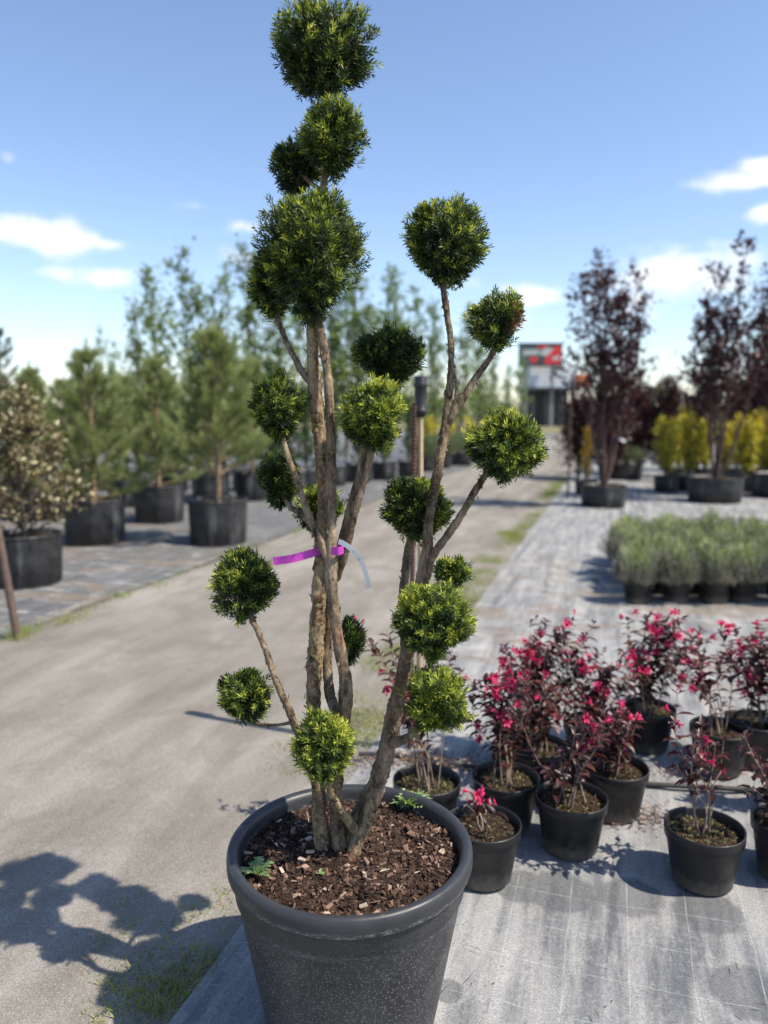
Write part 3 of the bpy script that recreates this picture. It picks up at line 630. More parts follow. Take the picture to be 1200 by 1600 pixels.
# ribbon and tag
def strip(name, pts, w, mat, label, cat, wdir=None, thick=.0006, n=40):
    p, _ = smooth_path(pts, np.ones(len(pts)), n); T = unit(np.gradient(p, axis=0))
    mb = MB(); wv = np.array((0, -.1, 1.)) if wdir is None else np.asarray(wdir, float)
    W = unit(wv - (T @ wv)[:, None] * T); Nv = np.cross(T, W)
    rows = np.stack((p + W * w / 2, p - W * w / 2, p - W * w / 2 + Nv * thick, p + W * w / 2 + Nv * thick), 1)
    i = np.arange(n - 1)[:, None]; j = np.arange(4)[None, :]; j2 = (j + 1) % 4
    mb.add(rows.reshape(-1, 3), np.stack((i * 4 + j, i * 4 + j2, (i + 1) * 4 + j2, (i + 1) * 4 + j), -1).reshape(-1, 4))
    org = p[0]; o = link(name, mb.mesh(name, mat, False, org), None, org); 
    if label: tag(o, label, cat)
    return o, p
rib, rp = strip('ribbon', [P(427,877,1.80), P(455,873,1.805), P(485,865,1.82), P(505,858,1.834), P(518,855,1.838), P(532,857,1.825), P(537,858,1.80), P(530,861,1.785), P(518,861,1.79)], .020, M['ribbon'], 'bright purple plastic ribbon tied around the middle stems of the yew', 'ribbon', n=60)
tg, tp = strip('plant_tag', [P(529,846,1.79), P(538,850,1.785), P(549,858,1.785), P(560,870,1.80), P(569,887,1.82), P(574,905,1.83), P(575,919,1.84)], .012, M['tagmat'], 'white loop label with dark handwriting hanging from the yew stems', 'tag', wdir=(.6, -.25, .8), n=40)
mb = MB()
for k in range(9):
    q = tp[11 + k] - tp[0]; nv = np.array((-.1, -.001, .05)); a = q + np.array((random.uniform(-.003, .003), -.0022, random.uniform(-.002, .003)))
    blades(mb, [a], [(random.uniform(-.5, 1), 0, random.uniform(-1, 1))], .006, .0014, face=np.array((0, 1., 0)))
ink_o = link('handwriting', mb.mesh('handwriting', M['ink']), tg)

# weeds in the planter
def weed(x, y, H, n, size, label, wide=.3, name='weed'):
    g = G(x, y, H); mb = MB()
    a = np.arange(n) * 2.39996 + rng.uniform(0, 1); e = np.linspace(.25, 1.15, n) + rng.normal(size=n) * .08
    d = np.stack((np.cos(a) * np.cos(e), np.sin(a) * np.cos(e), np.sin(e)), -1); nr = np.stack((-np.cos(a) * np.sin(e), -np.sin(a) * np.sin(e), np.cos(e)), -1)
    ln = size * rng.uniform(.7, 1.1, n) * (1 - .35 * e / 1.2)
    leaves(mb, np.zeros((n, 3)), d, nr, ln, ln * wide, .22, .3, rng.uniform(.2, 1, n))
    # toothed side lobes
    for t in (.35, .55, .75):
        for sgn in (-1, 1):
            s_ = unit(np.cross(d, nr)) * sgn; leaves(mb, d * (ln * t)[:, None], d * .6 + s_, nr, ln * .28, ln * .13, .1, .1, rng.uniform(.2, 1, n))
    tag(link(name, mb.mesh(name, M['weed']), None, g), label, 'weed')
weed(640, 1260, SOILZ - .012, 22, .075, 'pale green rosette weed at the planter back rim right of stems', .30)
weed(402, 1366, SOILZ - .01, 9, .062, 'broad leaved seedling weed beside the planter front left rim', .42)
weed(501, 1366, SOILZ - .005, 7, .018, 'tiny round leaved weed in front of the yew stems', .6)

# ---------------------------------------------------------------- small pots and weigelas
def pot_profile(ro, rb, h):
    return [(0, .004), (rb - .008, .004), (rb, .010), (rb + (ro - rb) * .72, h * .80), (ro - .006, h * .815)]
def rim_profile(ro, h):
    return [(ro - .007, h * .80), (ro - .002, h * .81), (ro - .0005, h * .95), (ro, h * .985), (ro - .001, h), (ro - .005, h), (ro - .008, h * .97), (ro - .012, h * .80), (ro - .02, h * .6)]
def soil_disc(ro, h, seed, moss=.5):
    r = random.Random(seed); mb = MB(); seg = 20; ring = np.linspace(0, 1, 6)
    v = np.array([[(ro * q * math.cos(t), ro * q * math.sin(t), h + .008 * mnoise.noise(Vector((q * math.cos(t) * 3, q * math.sin(t) * 3, seed)))) for t in np.linspace(0, 6.2832, seg, endpoint=False)] for q in ring])
    i = np.arange(5)[:, None]; j = np.arange(seg)[None, :]; j2 = (j + 1) % seg
    mb.add(v.reshape(-1, 3), np.stack((i * seg + j, i * seg + j2, (i + 1) * seg + j2, (i + 1) * seg + j), -1).reshape(-1, 4)[:, ::-1])
    n = 420; q = ro * .96 * np.sqrt(rng.random(n)); t = rng.uniform(0, 6.28, n)
    o = np.stack((q * np.cos(t), q * np.sin(t), np.full(n, h + .001)), -1); d = rng.normal(size=(n, 3)); d[:, 2] = np.abs(d[:, 2]) * .6
    blades(mb, o, d, rng.uniform(.006, .020, n), rng.uniform(.003, .008, n), np.clip(rng.normal(size=n) * .3 + moss, 0, 1), mi=1)
    return mb.mesh('soil', [M['soil'], M['moss']])
HP = .20; RO = .130
pot_body = lathe(MB(), pot_profile(RO, .098, HP), 48).mesh('body', M['pot'], True)
pot_rim = lathe(MB(), rim_profile(RO, HP), 48).mesh('rim', M['pot_rim'], True)
pot_soils = [soil_disc(RO - .014, HP - .032, k, .35 + .2 * (k % 3)) for k in range(4)]
def small_pot(loc, label, k, sc=1.0, group=None, rot=0.0):
    t = thing('plant_pot', label, 'pot', loc, rot, sc, group)
    link('body', pot_body, t); link('rim', pot_rim, t); link('soil', pot_soils[k % 4], t); return t
# flower: a five lobed trumpet
def flower_mesh():
    mb = MB(); prof = [(.0012, 0), (.0022, .010), (.0045, .019), (.0075, .024)]; lathe(mb, prof, 10, tint=.25)
    a = np.arange(5) * 2 * math.pi / 5; o = np.stack((np.cos(a) * .0068, np.sin(a) * .0068, np.full(5, .0235)), -1)
    d = np.stack((np.cos(a), np.sin(a), np.full(5, .55)), -1); nr = np.stack((-np.cos(a) * .5, -np.sin(a) * .5, np.ones(5)), -1)
    leaves(mb, o, d, nr, .0115, .0105, .25, .2, .8); return mb.mesh('flower', M['flower'])
def bud_mesh():
    mb = MB(); lathe(mb, [(.001, 0), (.0022, .012), (.0040, .021), (.0035, .027), (.0008, .031)], 8, tint=.1); return mb.mesh('flower_bud', M['flower'])
FLOWER = flower_mesh(); BUD = bud_mesh()
def rot_to(d):
    return Vector(d).to_track_quat('Z', 'Y').to_euler()
def weigela(pot_c, box_, ns, nf, label, tintmid=.35, seed=0, leafy=1.0, dyr=.10, low=.25, lsz=1.2):
    leafy *= 1.0; nf = int(nf * 1.5)
    """box_: the crown's extent in photo pixels, seen at the pot's distance"""
    r = random.Random(seed); Y = pot_c[1]; base = np.array((pot_c[0], pot_c[1], HP - .045 + .02))
    t = thing('weigela_shrub', label, 'shrub', base, 0, 1, 'dark leaved weigelas in pots')
    x0, y0, x1, y1 = box_; flow = []; tips = []
    for i in range(ns):
        u = (i + .5) / ns + r.uniform(-.4, .4) / ns
        dy = r.uniform(-dyr, dyr); tp = P(x0 + (x1 - x0) * u, y0 + (y1 - y0) * (r.random() ** 1.4) * .75, Y + dy)
        a = r.uniform(0, 6.28); b0 = base + np.array((math.cos(a), math.sin(a), 0)) * r.uniform(.01, .06)
        hh = tp[2] - b0[2]; mid1 = b0 + (tp - b0) * .35 + np.array((-(tp[0] - b0[0]) * .12 + r.gauss(0, .012), r.gauss(0, .012), hh * .06))
        mid2 = b0 + (tp - b0) * .7 + np.array((r.gauss(0, .012), r.gauss(0, .012), hh * .03))
        mb = MB(); rad0 = r.uniform(.0028, .0045)
        p, rr_, T = tube(mb, [b0, mid1, mid2, tp], [rad0, rad0 * .75, rad0 * .5, .001], 6, 26, .15, 90)
        st = link('stem', mb.mesh('stem', M['stem'], True, base), t)
        L = np.linalg.norm(tp - b0); lm = MB(); f0 = low * r.uniform(.6, 1.4)
        # side shoots
        shoots = [(p, T, f0)]
        for k in range(int(r.choice((1, 2, 3)) * leafy + .3)):
            q = r.uniform(.4, .9); ii = int(q * 25); dv = unit(T[ii] + np.array((r.gauss(0, .7), r.gauss(0, .7), .3)))
            ln = r.uniform(.05, .13); pp = p[ii] + dv * np.linspace(0, ln, 8)[:, None] + np.array((0, 0, 1)) * (np.linspace(0, 1, 8) ** 2 * ln * .3)[:, None]
            m2 = MB(); tube(lm, list(pp[[0, 3, 7]]), [.0016, .0012, .0008], 4, 6, mi=1); shoots.append((pp, unit(np.gradient(pp, axis=0)), 0.15))
            tips.append((st, pp[-1], unit(pp[-1] - pp[-2])))
        for pp, TT, f in shoots:
            ln = np.linalg.norm(np.diff(pp, axis=0), axis=1).sum(); nn_ = max(2, int(ln * (1 - f) / .022 * leafy)); ang = r.uniform(0, 3)
            for k in range(nn_):
                q = f + (1 - f) * (k + .6) / nn_ if nn_ > 1 else 1; ii = min(int(q * (len(pp) - 1)), len(pp) - 1); ang += 1.57 + r.gauss(0, .25)
                s, u2 = perp(TT[ii:ii + 1]); m_ = 2 if q < .93 else 4
                for w in range(m_):
                    if r.random() < .12: continue
                    a = ang + w * 6.283 / m_; rd = (s * math.cos(a) + u2 * math.sin(a))[0]; el = r.uniform(.25, .9) if q > .9 else r.uniform(.0, .55)
                    d = unit(rd + TT[ii] * el + np.array((0, 0, .12))); nr = unit(TT[ii] * 1.0 - rd * .3 + np.array((0, 0, .4)))
                    l_ = r.uniform(.026, .052) * (1.0 if q < .9 else .75) * lsz
                    leaves(lm, [pp[ii]], [d], [nr], l_, l_ * r.uniform(.36, .50), r.uniform(.05, .4), .45, min(1, max(0, r.gauss(tintmid, .22))))
        tips.append((st, tp, T[-1])); tips.append((st, p[20], T[20])); tips.append((st, p[16], T[16]))
        if lm.v: kind(link('foliage', lm.mesh('foliage', [M['weigela'], M['stem']], True, base), st), 'stuff')
    for k in range(nf):
        st, q, T = r.choice(tips) if r.random() < .6 or not flow else r.choice(flow); flow.append((st, q, T))
        d = unit(np.array((r.gauss(0, 1), r.gauss(0, 1) - .25, r.gauss(.15, .6))) + T * .3)
        link('flower' if r.random() < .82 else 'flower_bud', FLOWER if r.random() < .82 else BUD, st, q + d * r.uniform(.004, .02) - base, rot_to(d), r.uniform(.95, 1.4))
    return t
GP = 'weigela pots standing on the fabric'
W = [ # rim px, crown box px, stems, flowers, pot label, plant label, extras
 ((755,1284), (715,1235,775,1275), 4, 6, 'dusty small black pot touching the big planter', 'stubby weigela with two pink flower clusters beside the big planter', dict(leafy=.5, low=.5)),
 ((893,1243), (830,1120,965,1240), 8, 4, 'black pot with moss, standing diagonally behind the dusty pot by the planter', 'low weigela with bare arching twigs over mossy soil', dict(leafy=.8, tintmid=.4)),
 ((1101,1290), (1040,1120,1140,1250), 6, 4, 'widest black pot set apart at the front edge of the weigela rows', 'sparse weigela with one pale bare stem in the widest front pot', dict(leafy=.8, low=.45)),
 ((1238,1282), (1148,1175,1260,1270), 6, 1, 'black pot at the end of the front weigela row, past the widest pot', 'flowerless weigela spilling over its pot at end of the front row', dict(leafy=.9)),
 ((961,1196), (905,1110,1000,1185), 8, 16, 'black pot with yellowish moss in the second weigela row', 'short weigela with pink flowers low over yellowish moss', dict(low=.15)),
 ((790,1212), (725,1045,830,1160), 8, 18, 'black pot in the second row right behind the dusty small pot', 'upright weigela with crimson flowers leaning against the lowest yew balls', dict()),
 ((667,1217), (560,985,720,1150), 6, 18, 'black pot half hidden behind the big planter rim', 'tall thin weigela behind the yew with flowers showing left of its stem', dict(leafy=1.0, low=.4)),
 ((838,1162), (800,1060,900,1140), 8, 4, 'black pot below the densest red weigela', 'brownish leafy weigela growing under the densest red one', dict(tintmid=.6)),
 ((815,1126), (785,962,945,1090), 16, 62, 'dark pot almost hidden under the densest red weigela', 'densest weigela with a broad head of crimson flowers', dict(leafy=1.1, low=.35)),
 ((926,1128), (888,1035,985,1115), 11, 5, 'tilted black pot between the two most flowered weigelas', 'bushy flowerless brown weigela between the two most flowered ones', dict(tintmid=.6, low=.15)),
 ((1012,1104), (975,962,1100,1085), 13, 46, 'dark pot of the tall flowering weigela standing by the lavender', 'tall weigela studded with pink flowers nearest the lavender block', dict(low=.2)),
 ((1126,1136), (1040,1000,1150,1110), 7, 12, 'broad black pot with fallen red petals on its soil', 'open weigela with arching wiry shoots and hanging flowers', dict(leafy=.75, low=.35)),
 ((1180,1124), (1125,965,1215,1100), 8, 26, 'dark pot close behind the pot with fallen petals', 'tall weigela with pink flower heads behind the wiry one', dict(low=.35)),
 ((1245,1130), (1170,960,1290,1110), 9, 24, 'dark pot at the end of the back weigela row', 'tall flowering weigela at the end of the back row', dict(low=.3)),
 ((1290,1200), (1230,1060,1330,1180), 8, 10, 'black pot at the end of the middle weigela row', 'leafy weigela with few flowers at the end of the middle row', dict()),
]
for k, (rc, bx, ns, nf, pl_, wl, kw) in enumerate(W):
    g = G(rc[0], rc[1], HP + .02); small_pot((g[0], g[1], .020), pl_, k, 1.0, GP, k * 1.3)
    weigela(g, bx, ns, nf, wl, seed=k + 20, **kw)
# petals fallen on the fabric
mb = MB(); n = 26; s_ = rng.uniform(2.6, 4.5, n); nn = rng.uniform(.5, 3, n); pos = O0 + U * s_[:, None] + Nn * nn[:, None]; pos[:, 2] = .035
blades(mb, pos, np.stack((rng.normal(size=n), rng.normal(size=n), np.full(n, .15)), -1), .014, .007, rng.random(n) * .5, face=np.array((0, 0, 1.)))
o = link('fallen_petals', mb.mesh('fallen_petals', M['flower'])); o['label'] = 'fallen crimson petals scattered around the weigela pots'; o['category'] = 'petals'; kind(o, 'stuff')
# irrigation hose
a = G(560, 1178, .035); b = G(1300, 1250, .035); hp_ = [a + (b - a) * t + np.array((0, .02 * math.sin(t * 17), .003 * math.sin(t * 29))) for t in np.linspace(0, 1, 14)]
mb = MB(); tube(mb, hp_, [.011] * 14, 8, 90); tag(link('irrigation_hose', mb.mesh('irrigation_hose', M['hose'], True, a), None, a), 'black irrigation hose lying across the fabric between weigela rows', 'hose')

# ---------------------------------------------------------------- torch, rebar and left stake
tb = G(654, 1176); top = P(650, 592, tb[1])[2]; h = top
t = thing('garden_torch', 'garden torch with black cylinder head on thin cane pole behind the yew', 'torch', (tb[0], tb[1], .012))
mb = MB(); tube(mb, [(0, 0, 0), (.003, 0, h * .5), (0, 0, h - .16)], [.013, .013, .012], 10, 30, .04); link('pole', mb.mesh('pole', M['cane'], True), t)
prof = [(.0, h - .185), (.020, h - .18), (.026, h - .165), (.030, h - .158), (.030, h - .150), (.027, h - .147), (.0275, h - .05), (.0305, h - .046), (.0305, h - .032), (.0275, h - .028), (.029, h - .004), (.026, h), (.0, h - .002)]
link('torch_head', lathe(MB(), prof, 24).mesh('torch_head', M['blackplastic'], True), t)
rb = G(640, 1178); mb = MB(); hr = P(640, 632, rb[1])[2]; pts = np.array([(.0, 0, 0), (.006, 0, hr)])
zs = np.arange(0, hr, .009); rads = .0105 + .0025 * (np.arange(len(zs)) % 2)
lathe(mb, [(0, 0)] + [(q, z) for q, z in zip(rads, zs)] + [(0, zs[-1] + .002)], 8)
tag(link('rebar_stake', mb.mesh('rebar_stake', M['rust'], False), None, (rb[0], rb[1], .012), (0, R(.6), 0)), 'dark ribbed steel rod standing next to the garden torch', 'stake')
sb = G(28, 1000); st_ = P(-14, 770, sb[1] - .03); mb = MB(); tube(mb, [(0, 0, 0), tuple((st_ - sb) * .5), tuple(st_ - sb)], [.028, .027, .026], 10, 24, .06)
tag(link('wooden_stake', mb.mesh('wooden_stake', M['rustpole'], True), None, (sb[0], sb[1], 0)), 'reddish brown leaning stake at the edge of the left fabric', 'stake')

# ---------------------------------------------------------------- containers for background plants
def container_meshes(seed):
    r = np.random.default_rng(seed); ph = r.uniform(0, 6.28, 6)
    def wob(th): return 1 + .018 * np.sin(2 * th + ph[0]) + .012 * np.sin(7 * th + ph[1]) + .010 * np.sin(13 * th + ph[2]) + .006 * np.sin(23 * th + ph[3])
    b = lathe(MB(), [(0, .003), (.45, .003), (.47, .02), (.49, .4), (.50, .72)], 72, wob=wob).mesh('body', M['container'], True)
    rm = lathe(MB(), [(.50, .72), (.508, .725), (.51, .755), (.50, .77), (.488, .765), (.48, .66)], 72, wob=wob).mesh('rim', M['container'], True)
    so2 = soil_disc(.485, .70, seed, .3)
    mb = MB()
    for a in (ph[4], ph[4] + math.pi):
        c, s = math.cos(a), math.sin(a); pts = [(.5 * c - .10 * s, .5 * s + .10 * c, .70), (.515 * c - .09 * s, .515 * s + .09 * c, .82), (.515 * c + .09 * s, .515 * s - .09 * c, .82), (.5 * c + .10 * s, .5 * s - .10 * c, .70)]
        tube(mb, pts, [.016] * 4, 6, 14)
    return b, rm, so2, mb.mesh('handle', M['container'], True)
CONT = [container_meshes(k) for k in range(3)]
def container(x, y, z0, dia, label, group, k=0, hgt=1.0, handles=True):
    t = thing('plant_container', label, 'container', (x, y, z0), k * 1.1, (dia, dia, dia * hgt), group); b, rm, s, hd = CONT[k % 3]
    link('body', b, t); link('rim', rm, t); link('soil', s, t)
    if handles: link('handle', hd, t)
    return t

# ---------------------------------------------------------------- tree builders (unit meshes shared by copies)
def pine_meshes(seed, H=2.4, mat='pine', nw=13, spread=.75, bare=.05, nl=.12, dens=1.5):
    r = random.Random(seed); tr = MB(); cr = MB()
    tp = [(0, 0, 0)] + [(r.gauss(0, .012), r.gauss(0, .012), H * k / 6) for k in range(1, 7)]
    tube(tr, tp, [.038, .034, .030, .026, .02, .013, .006], 10, 40, .08, 30)
    O, D, Lb, Tn = [], [], [], []
    def shoot(a, d, ln, tint):
        n = int(ln / .0040 * dens); t = rng.random(n)
        o = a + d * (ln * t)[:, None]; s, u = perp(d[None, :]); th = rng.uniform(0, 6.283, n); rad = s * np.cos(th)[:, None] + u * np.sin(th)[:, None]
        an = np.radians(rng.uniform(22, 58, n)) * (1.1 - .5 * t); O.append(o); D.append(d * np.cos(an)[:, None] + rad * np.sin(an)[:, None])
        Lb.append(nl * rng.uniform(.7, 1.15, n)); Tn.append(np.clip(tint + .35 * t + rng.normal(size=n) * .12, 0, 1))
    for w in range(nw):
        f = bare + (1 - bare) * (w / nw) ** .9; z = H * f * .97; ln0 = spread * (1 - f) ** .75 * 1.0 + .10
        for k in range(r.choice((5, 6, 7))):
            a = k * 1.05 + w * .6 + r.gauss(0, .2); el = r.uniform(.15, .5) + f * .55; ln = ln0 * r.uniform(.65, 1.15)
            d = np.array((math.cos(a) * math.cos(el), math.sin(a) * math.cos(el), math.sin(el))); p0 = np.array((0, 0, z)); p1 = p0 + d * ln * .6; d2 = unit(d + np.array((0, 0, .45))); p2 = p1 + d2 * ln * .4
            tube(tr, [p0, p1, p2], [.010, .007, .003], 5, 6)
            shoot(p0 + d * ln * .22, d, ln * .38, .15); shoot(p1, d2, ln * .42, .35)
            for q in range(3):
                t0 = r.uniform(.35, .85); b0 = p0 + (p1 - p0) * min(1, t0 / .6) ; dv = unit(d + np.array((r.gauss(0, .6), r.gauss(0, .6), r.uniform(.1, .6)))); shoot(b0, dv, ln * r.uniform(.2, .38), .25)
    shoot(np.array((0, 0, H * .88)), np.array((0, 0, 1.)), H * .16, .5)
    for k in range(5): d = unit(np.array((math.cos(k * 1.26), math.sin(k * 1.26), 1.6))); shoot(np.array((0, 0, H * .9)), d, .18, .5)
    blades(cr, np.concatenate(O), np.concatenate(D), np.concatenate(Lb), .0055, np.concatenate(Tn))
    return tr.mesh('trunk', M['bark_pine'], True), cr.mesh('crown', M[mat])
def broad_meshes(seed, H, spread, nlimb, up, leafn, lsize, mat, bark, bare=.2, sig=.09, multi=1, r0=.05, lw=.62, top=0.0, sub=(4, 7), lean=1.0):
    r = random.Random(seed); tr = MB(); cr = MB(); anchors = []; ad = []
    for m_ in range(multi):
        la = r.uniform(0, 6.28); le = 0 if multi == 1 else r.uniform(.05, .22) * spread * lean
        hh = H * (1 if m_ == 0 else r.uniform(.7, .98)); n = 7
        tp = [np.array((math.cos(la) * le * (k / n) ** .7 * 1.6 + r.gauss(0, .012 * H / 3), math.sin(la) * le * (k / n) ** .7 * 1.6 + r.gauss(0, .012 * H / 3), hh * k / n)) for k in range(n + 1)]; tp[0] = np.array((math.cos(la) * .02 * (multi > 1), math.sin(la) * .02 * (multi > 1), 0.))
        p, rr_, T = tube(tr, tp, [r0 * (1 - .9 * k / n) for k in range(n + 1)], 9, 30, .08, 20)
        for i in range(nlimb):
            f = bare + (1 - bare) * (i + r.random()) / nlimb; ii = int(f * 29); a = i * 2.39996 + r.gauss(0, .3); el = up * r.uniform(.7, 1.25)
            ln = spread * (1 - .72 * ((f - bare) / (1 - bare)) ** 1.2) * r.uniform(.6, 1.15)
            d = np.array((math.cos(a) * math.cos(el), math.sin(a) * math.cos(el), math.sin(el))); b0 = p[ii]
            lp = [b0, b0 + d * ln * .5 + np.array((0, 0, ln * .04)), b0 + d * ln + np.array((0, 0, ln * .18))]
            q, _, T2 = tube(tr, lp, [rr_[ii] * .5 + .003, rr_[ii] * .3 + .002, .002], 5, 10)
            for k in range(r.randint(*sub)):
                j = r.randint(3, 9); dv = unit(T2[j] + np.array((r.gauss(0, .6), r.gauss(0, .6), r.gauss(.25, .4)))); l2 = ln * r.uniform(.18, .42) + .05
                e = q[j] + dv * l2; tube(tr, [q[j], e], [.004, .0015], 4, 3, cap=False)
                for t in np.linspace(.25, 1, 4): anchors.append(q[j] + dv * l2 * t); ad.append(dv)
            anchors.append(q[-1]); ad.append(T2[-1])
        for t in range(14, 30): anchors.append(p[t]); ad.append(T[t])
    A = np.array(anchors); Dv = np.array(ad); idx = rng.integers(0, len(A), leafn)
    pos = A[idx] + rng.normal(size=(leafn, 3)) * sig * rng.random((leafn, 1)); d = unit(Dv[idx] * .5 + rng.normal(size=(leafn, 3)) * .7 + np.array((0, 0, -.1)))
    l_ = lsize * rng.uniform(.6, 1.25, leafn)
    blades(cr, pos, d, l_, l_ * lw, np.clip(rng.normal(size=leafn) * .25 + .45 + top * (pos[:, 2] / H - .5), 0, 1))
    return tr.mesh('trunk', M[bark], True), cr.mesh('crown', M[mat])
def plant(name, meshes, loc, label, cat, group=None, sc=1.0, rot=0.0, pn=('trunk', 'crown')):
    t = thing(name, label, cat, loc, rot, sc, group)
    link(pn[0], meshes[0], t); c = link(pn[1], meshes[1], t); kind(c, 'stuff'); return t

PINES = [pine_meshes(k, 2.15, spread=.98, bare=(.16, .03, .06)[k - 1]) for k in (1, 2, 3)]
DARKP = pine_meshes(9, 2.5, 'dark_pine', 10, .6, .2, .09, 1.3)
CONI = [broad_meshes(30 + k, 2.0, .38, 34, .75, 7000, .05, 'conifer', 'bark_grey', .04, .05, r0=.03, lw=.35) for k in range(2)]
# left side: pines in big containers
GL = 'pines in black containers left of the road'; GLc = 'black containers of the pine rows'
def left_pine(px, py, wpx, k, sc, label, clabel, mesh=None, hgt=1.0, topy=None):
    g = G(px, py); Y = g[1]; dia = wpx / FPX * depth(g); y_ = Y + dia * .5; x_ = g[0] * (y_ / Y)
    container(x_, y_, .018, dia, clabel, GLc, k, hgt)
    z0 = .018 + dia * hgt * .68; m = mesh or PINES[k % 3]
    if topy is not None: H = P(px, topy, y_)[2] - z0; sc = H / (2.5 if m is DARKP else 2.0 if m in CONI else 2.15)
    plant('pine_tree' if mesh is None or m is DARKP else 'conifer_tree', m, (x_, y_, z0), label, 'tree', GL, sc, k * 1.9)
left_pine(342, 858, 94, 0, 1, 'pale green pine with bare tan trunk foot in handled container by road', 'black container with side handle tabs nearest the road', None, 1.0, 515)
left_pine(150, 858, 94, 1, 1, 'pale green pine with a single upright candle top', 'black container beside the grey pine shadow, next to cream shrub', None, 1.0, 545)
back_l = 'pale green pine crowded in the rows behind the two front pines'; back_c = 'black container in the rows behind the two front pines'
for k, (x, y, w, ty) in enumerate([(250,822,78,560),(60,818,78,575),(-60,815,80,560),(-150,850,92,545),(330,790,60,580),(200,795,62,585),(110,790,60,592),(10,788,60,590),(395,785,56,560),(-80,786,60,580),(270,772,50,588),(150,770,50,590),(60,768,50,598),(-20,765,50,590)]):
    left_pine(x, y, w, k + 1, 1, back_l, back_c, None, 1.0, ty)
left_pine(12, 800, 66, 2, 1, 'dark pine with thick upright tufts taller than the pale pines', 'black container under the dark tufted pine', DARKP, 1.0, 505)
dk = 'dark green narrow conifer in the row behind the pale pines'; dkc = 'black container of a dark narrow conifer'
for k, (x, y, w, ty) in enumerate([(428,782,46,590),(455,775,46,600),(385,768,44,575),(480,768,42,610),(520,762,42,620),(560,756,42,628),(600,752,40,622),(640,748,38,640),(420,760,40,570)]):
    left_pine(x, y, w, k, 1, dk, dkc, CONI[k % 2], .9, ty)
# cream shrub
cs = broad_meshes(41, 1.35, .62, 26, .55, 5200, .055, 'cream', 'bark_grey', .05, .06, multi=2, r0=.02, lw=.5)
g = G(25, 925); container(g[0] - .02, g[1] + .30, .018, .62, 'black container under the cream flecked shrub', None, 2)
plant('cream_shrub', cs, (g[0] - .02, g[1] + .30, .40), 'shrub with cream and brown leaves in a black container by the stake', 'shrub', None, 1.0)
g = G(-110, 915); container(g[0], g[1] + .30, .018, .62, 'black container under the second cream shrub', None, 1)
plant('cream_shrub', cs, (g[0], g[1] + .30, .40), 'cream leaved shrub behind the leaning stake, beside the first one', 'shrub', None, .95, 2)
# low yellow green shrubs and juniper at the far left road side
GOLD = [broad_meshes(50 + k, 1.25, .22, 16, 1.2, 3000, .055, 'gold', 'bark_grey', .03, .045, multi=8, r0=.012, lw=.5, top=.5, lean=4.0) for k in range(2)]
LOWS = broad_meshes(60, .55, .48, 26, .35, 3600, .045, 'shrub', 'bark_grey', .05, .06, multi=3, r0=.014, lw=.5)
for k, (x, y, w) in enumerate([(690, 733, 34), (722, 729, 34), (665, 738, 34), (745, 722, 30)]):
    g = G(x, y); d_ = w / FPX * depth(g); container(g[0], g[1] + .3, .018, d_, 'black container at the far left road edge', 'far left road side containers', k, .7, False)
    plant('juniper_shrub', LOWS, (g[0], g[1] + .3, .018 + d_ * .45), 'low grey green juniper at the far left road edge', 'shrub', 'far left road side shrubs', 1.1, k)
for k, (x, y) in enumerate([(700, 716), (735, 712), (670, 718), (760, 706)]):
    g = G(x, y); plant('golden_shrub', GOLD[k % 2], (g[0], g[1], 0), 'yellow green shrub beyond the low junipers left of road', 'shrub', 'far left road side golden shrubs', 1.15, k)
# broadleaf trees behind the pines
BT = [broad_meshes(70 + k, 6.0, 1.15, 18, 1.12, 2300, .12, 'broad' if k % 2 == 0 else 'broad_pale', 'bark_grey', .15, .16, r0=.045, multi=2 + k % 2, lean=1.3) for k in range(4)]
bl = {0: 'tall airy green tree standing behind the pine rows', 1: 'tall pale green tree standing behind the pine rows'}
for k, (x, ty, Y) in enumerate([(215,470,19),(262,425,20),(310,400,18),(350,415,21),(395,385,19.5),(440,400,20),(480,420,22),(520,410,20),(565,415,20),(600,420,22),(640,455,24),(175,520,22),(680,470,27),(715,480,30),(120,575,26),(50,585,26),(-40,560,24),(745,500,36),(540,440,26)]):
    b = P(x, 700, Y); H = P(x, ty, Y)[2]; plant('broadleaf_tree', BT[k % 4], (b[0], Y, 0), bl[k % 2], 'tree', 'airy trees behind the pines' + (' pale' if k % 2 else ''), H / 6.0, k * 1.3)
for k, (x, ty, Y) in enumerate([(790,570,48),(815,560,52),(770,545,44),(760,600,40)]):
    b = P(x, 700, Y); H = P(x, ty, Y)[2]; plant('roadside_tree', BT[(k * 2) % 4], (b[0], Y, 0), 'small green tree beside the far end of the road', 'tree', 'trees at the road end', H / 6.0, k)

# right side: purple plums, golden shrubs
PLUM = [broad_meshes(80 + k, 3.7, .80, 12, 1.08, 4600, .080, 'plum', 'bark_plum', .26, .085, multi=7, r0=.028, lw=.6, sub=(3, 5), lean=3.0) for k in range(2)]
PSH = [broad_meshes(85 + k, 2.1, .65, 20, .85, 4600, .075, 'plum', 'bark_plum', .05, .11, multi=4, r0=.02, lw=.6) for k in range(2)]
def right_tree(meshes, x, y, w, H0, topy, k, label, clabel, group=None, cg=None, cat='tree', name='plum_tree', hgt=.62):
    g = G(x, y); Y = g[1]; dia = w / FPX * depth(g); y_ = Y + dia * .5; x_ = g[0] * y_ / Y
    container(x_, y_, .02, dia, clabel, cg, k, hgt, True); z0 = .02 + dia * hgt * .68
    plant(name, meshes, (x_, y_, z0), label, cat, group, (P(x, topy, y_)[2] - z0) / H0, k * 1.7)
right_tree(PLUM[0], 942, 797, 72, 3.7, 385, 0, 'tall purple leaved plum tree nearest the road edge', 'wide low black container under the roadside plum tree')
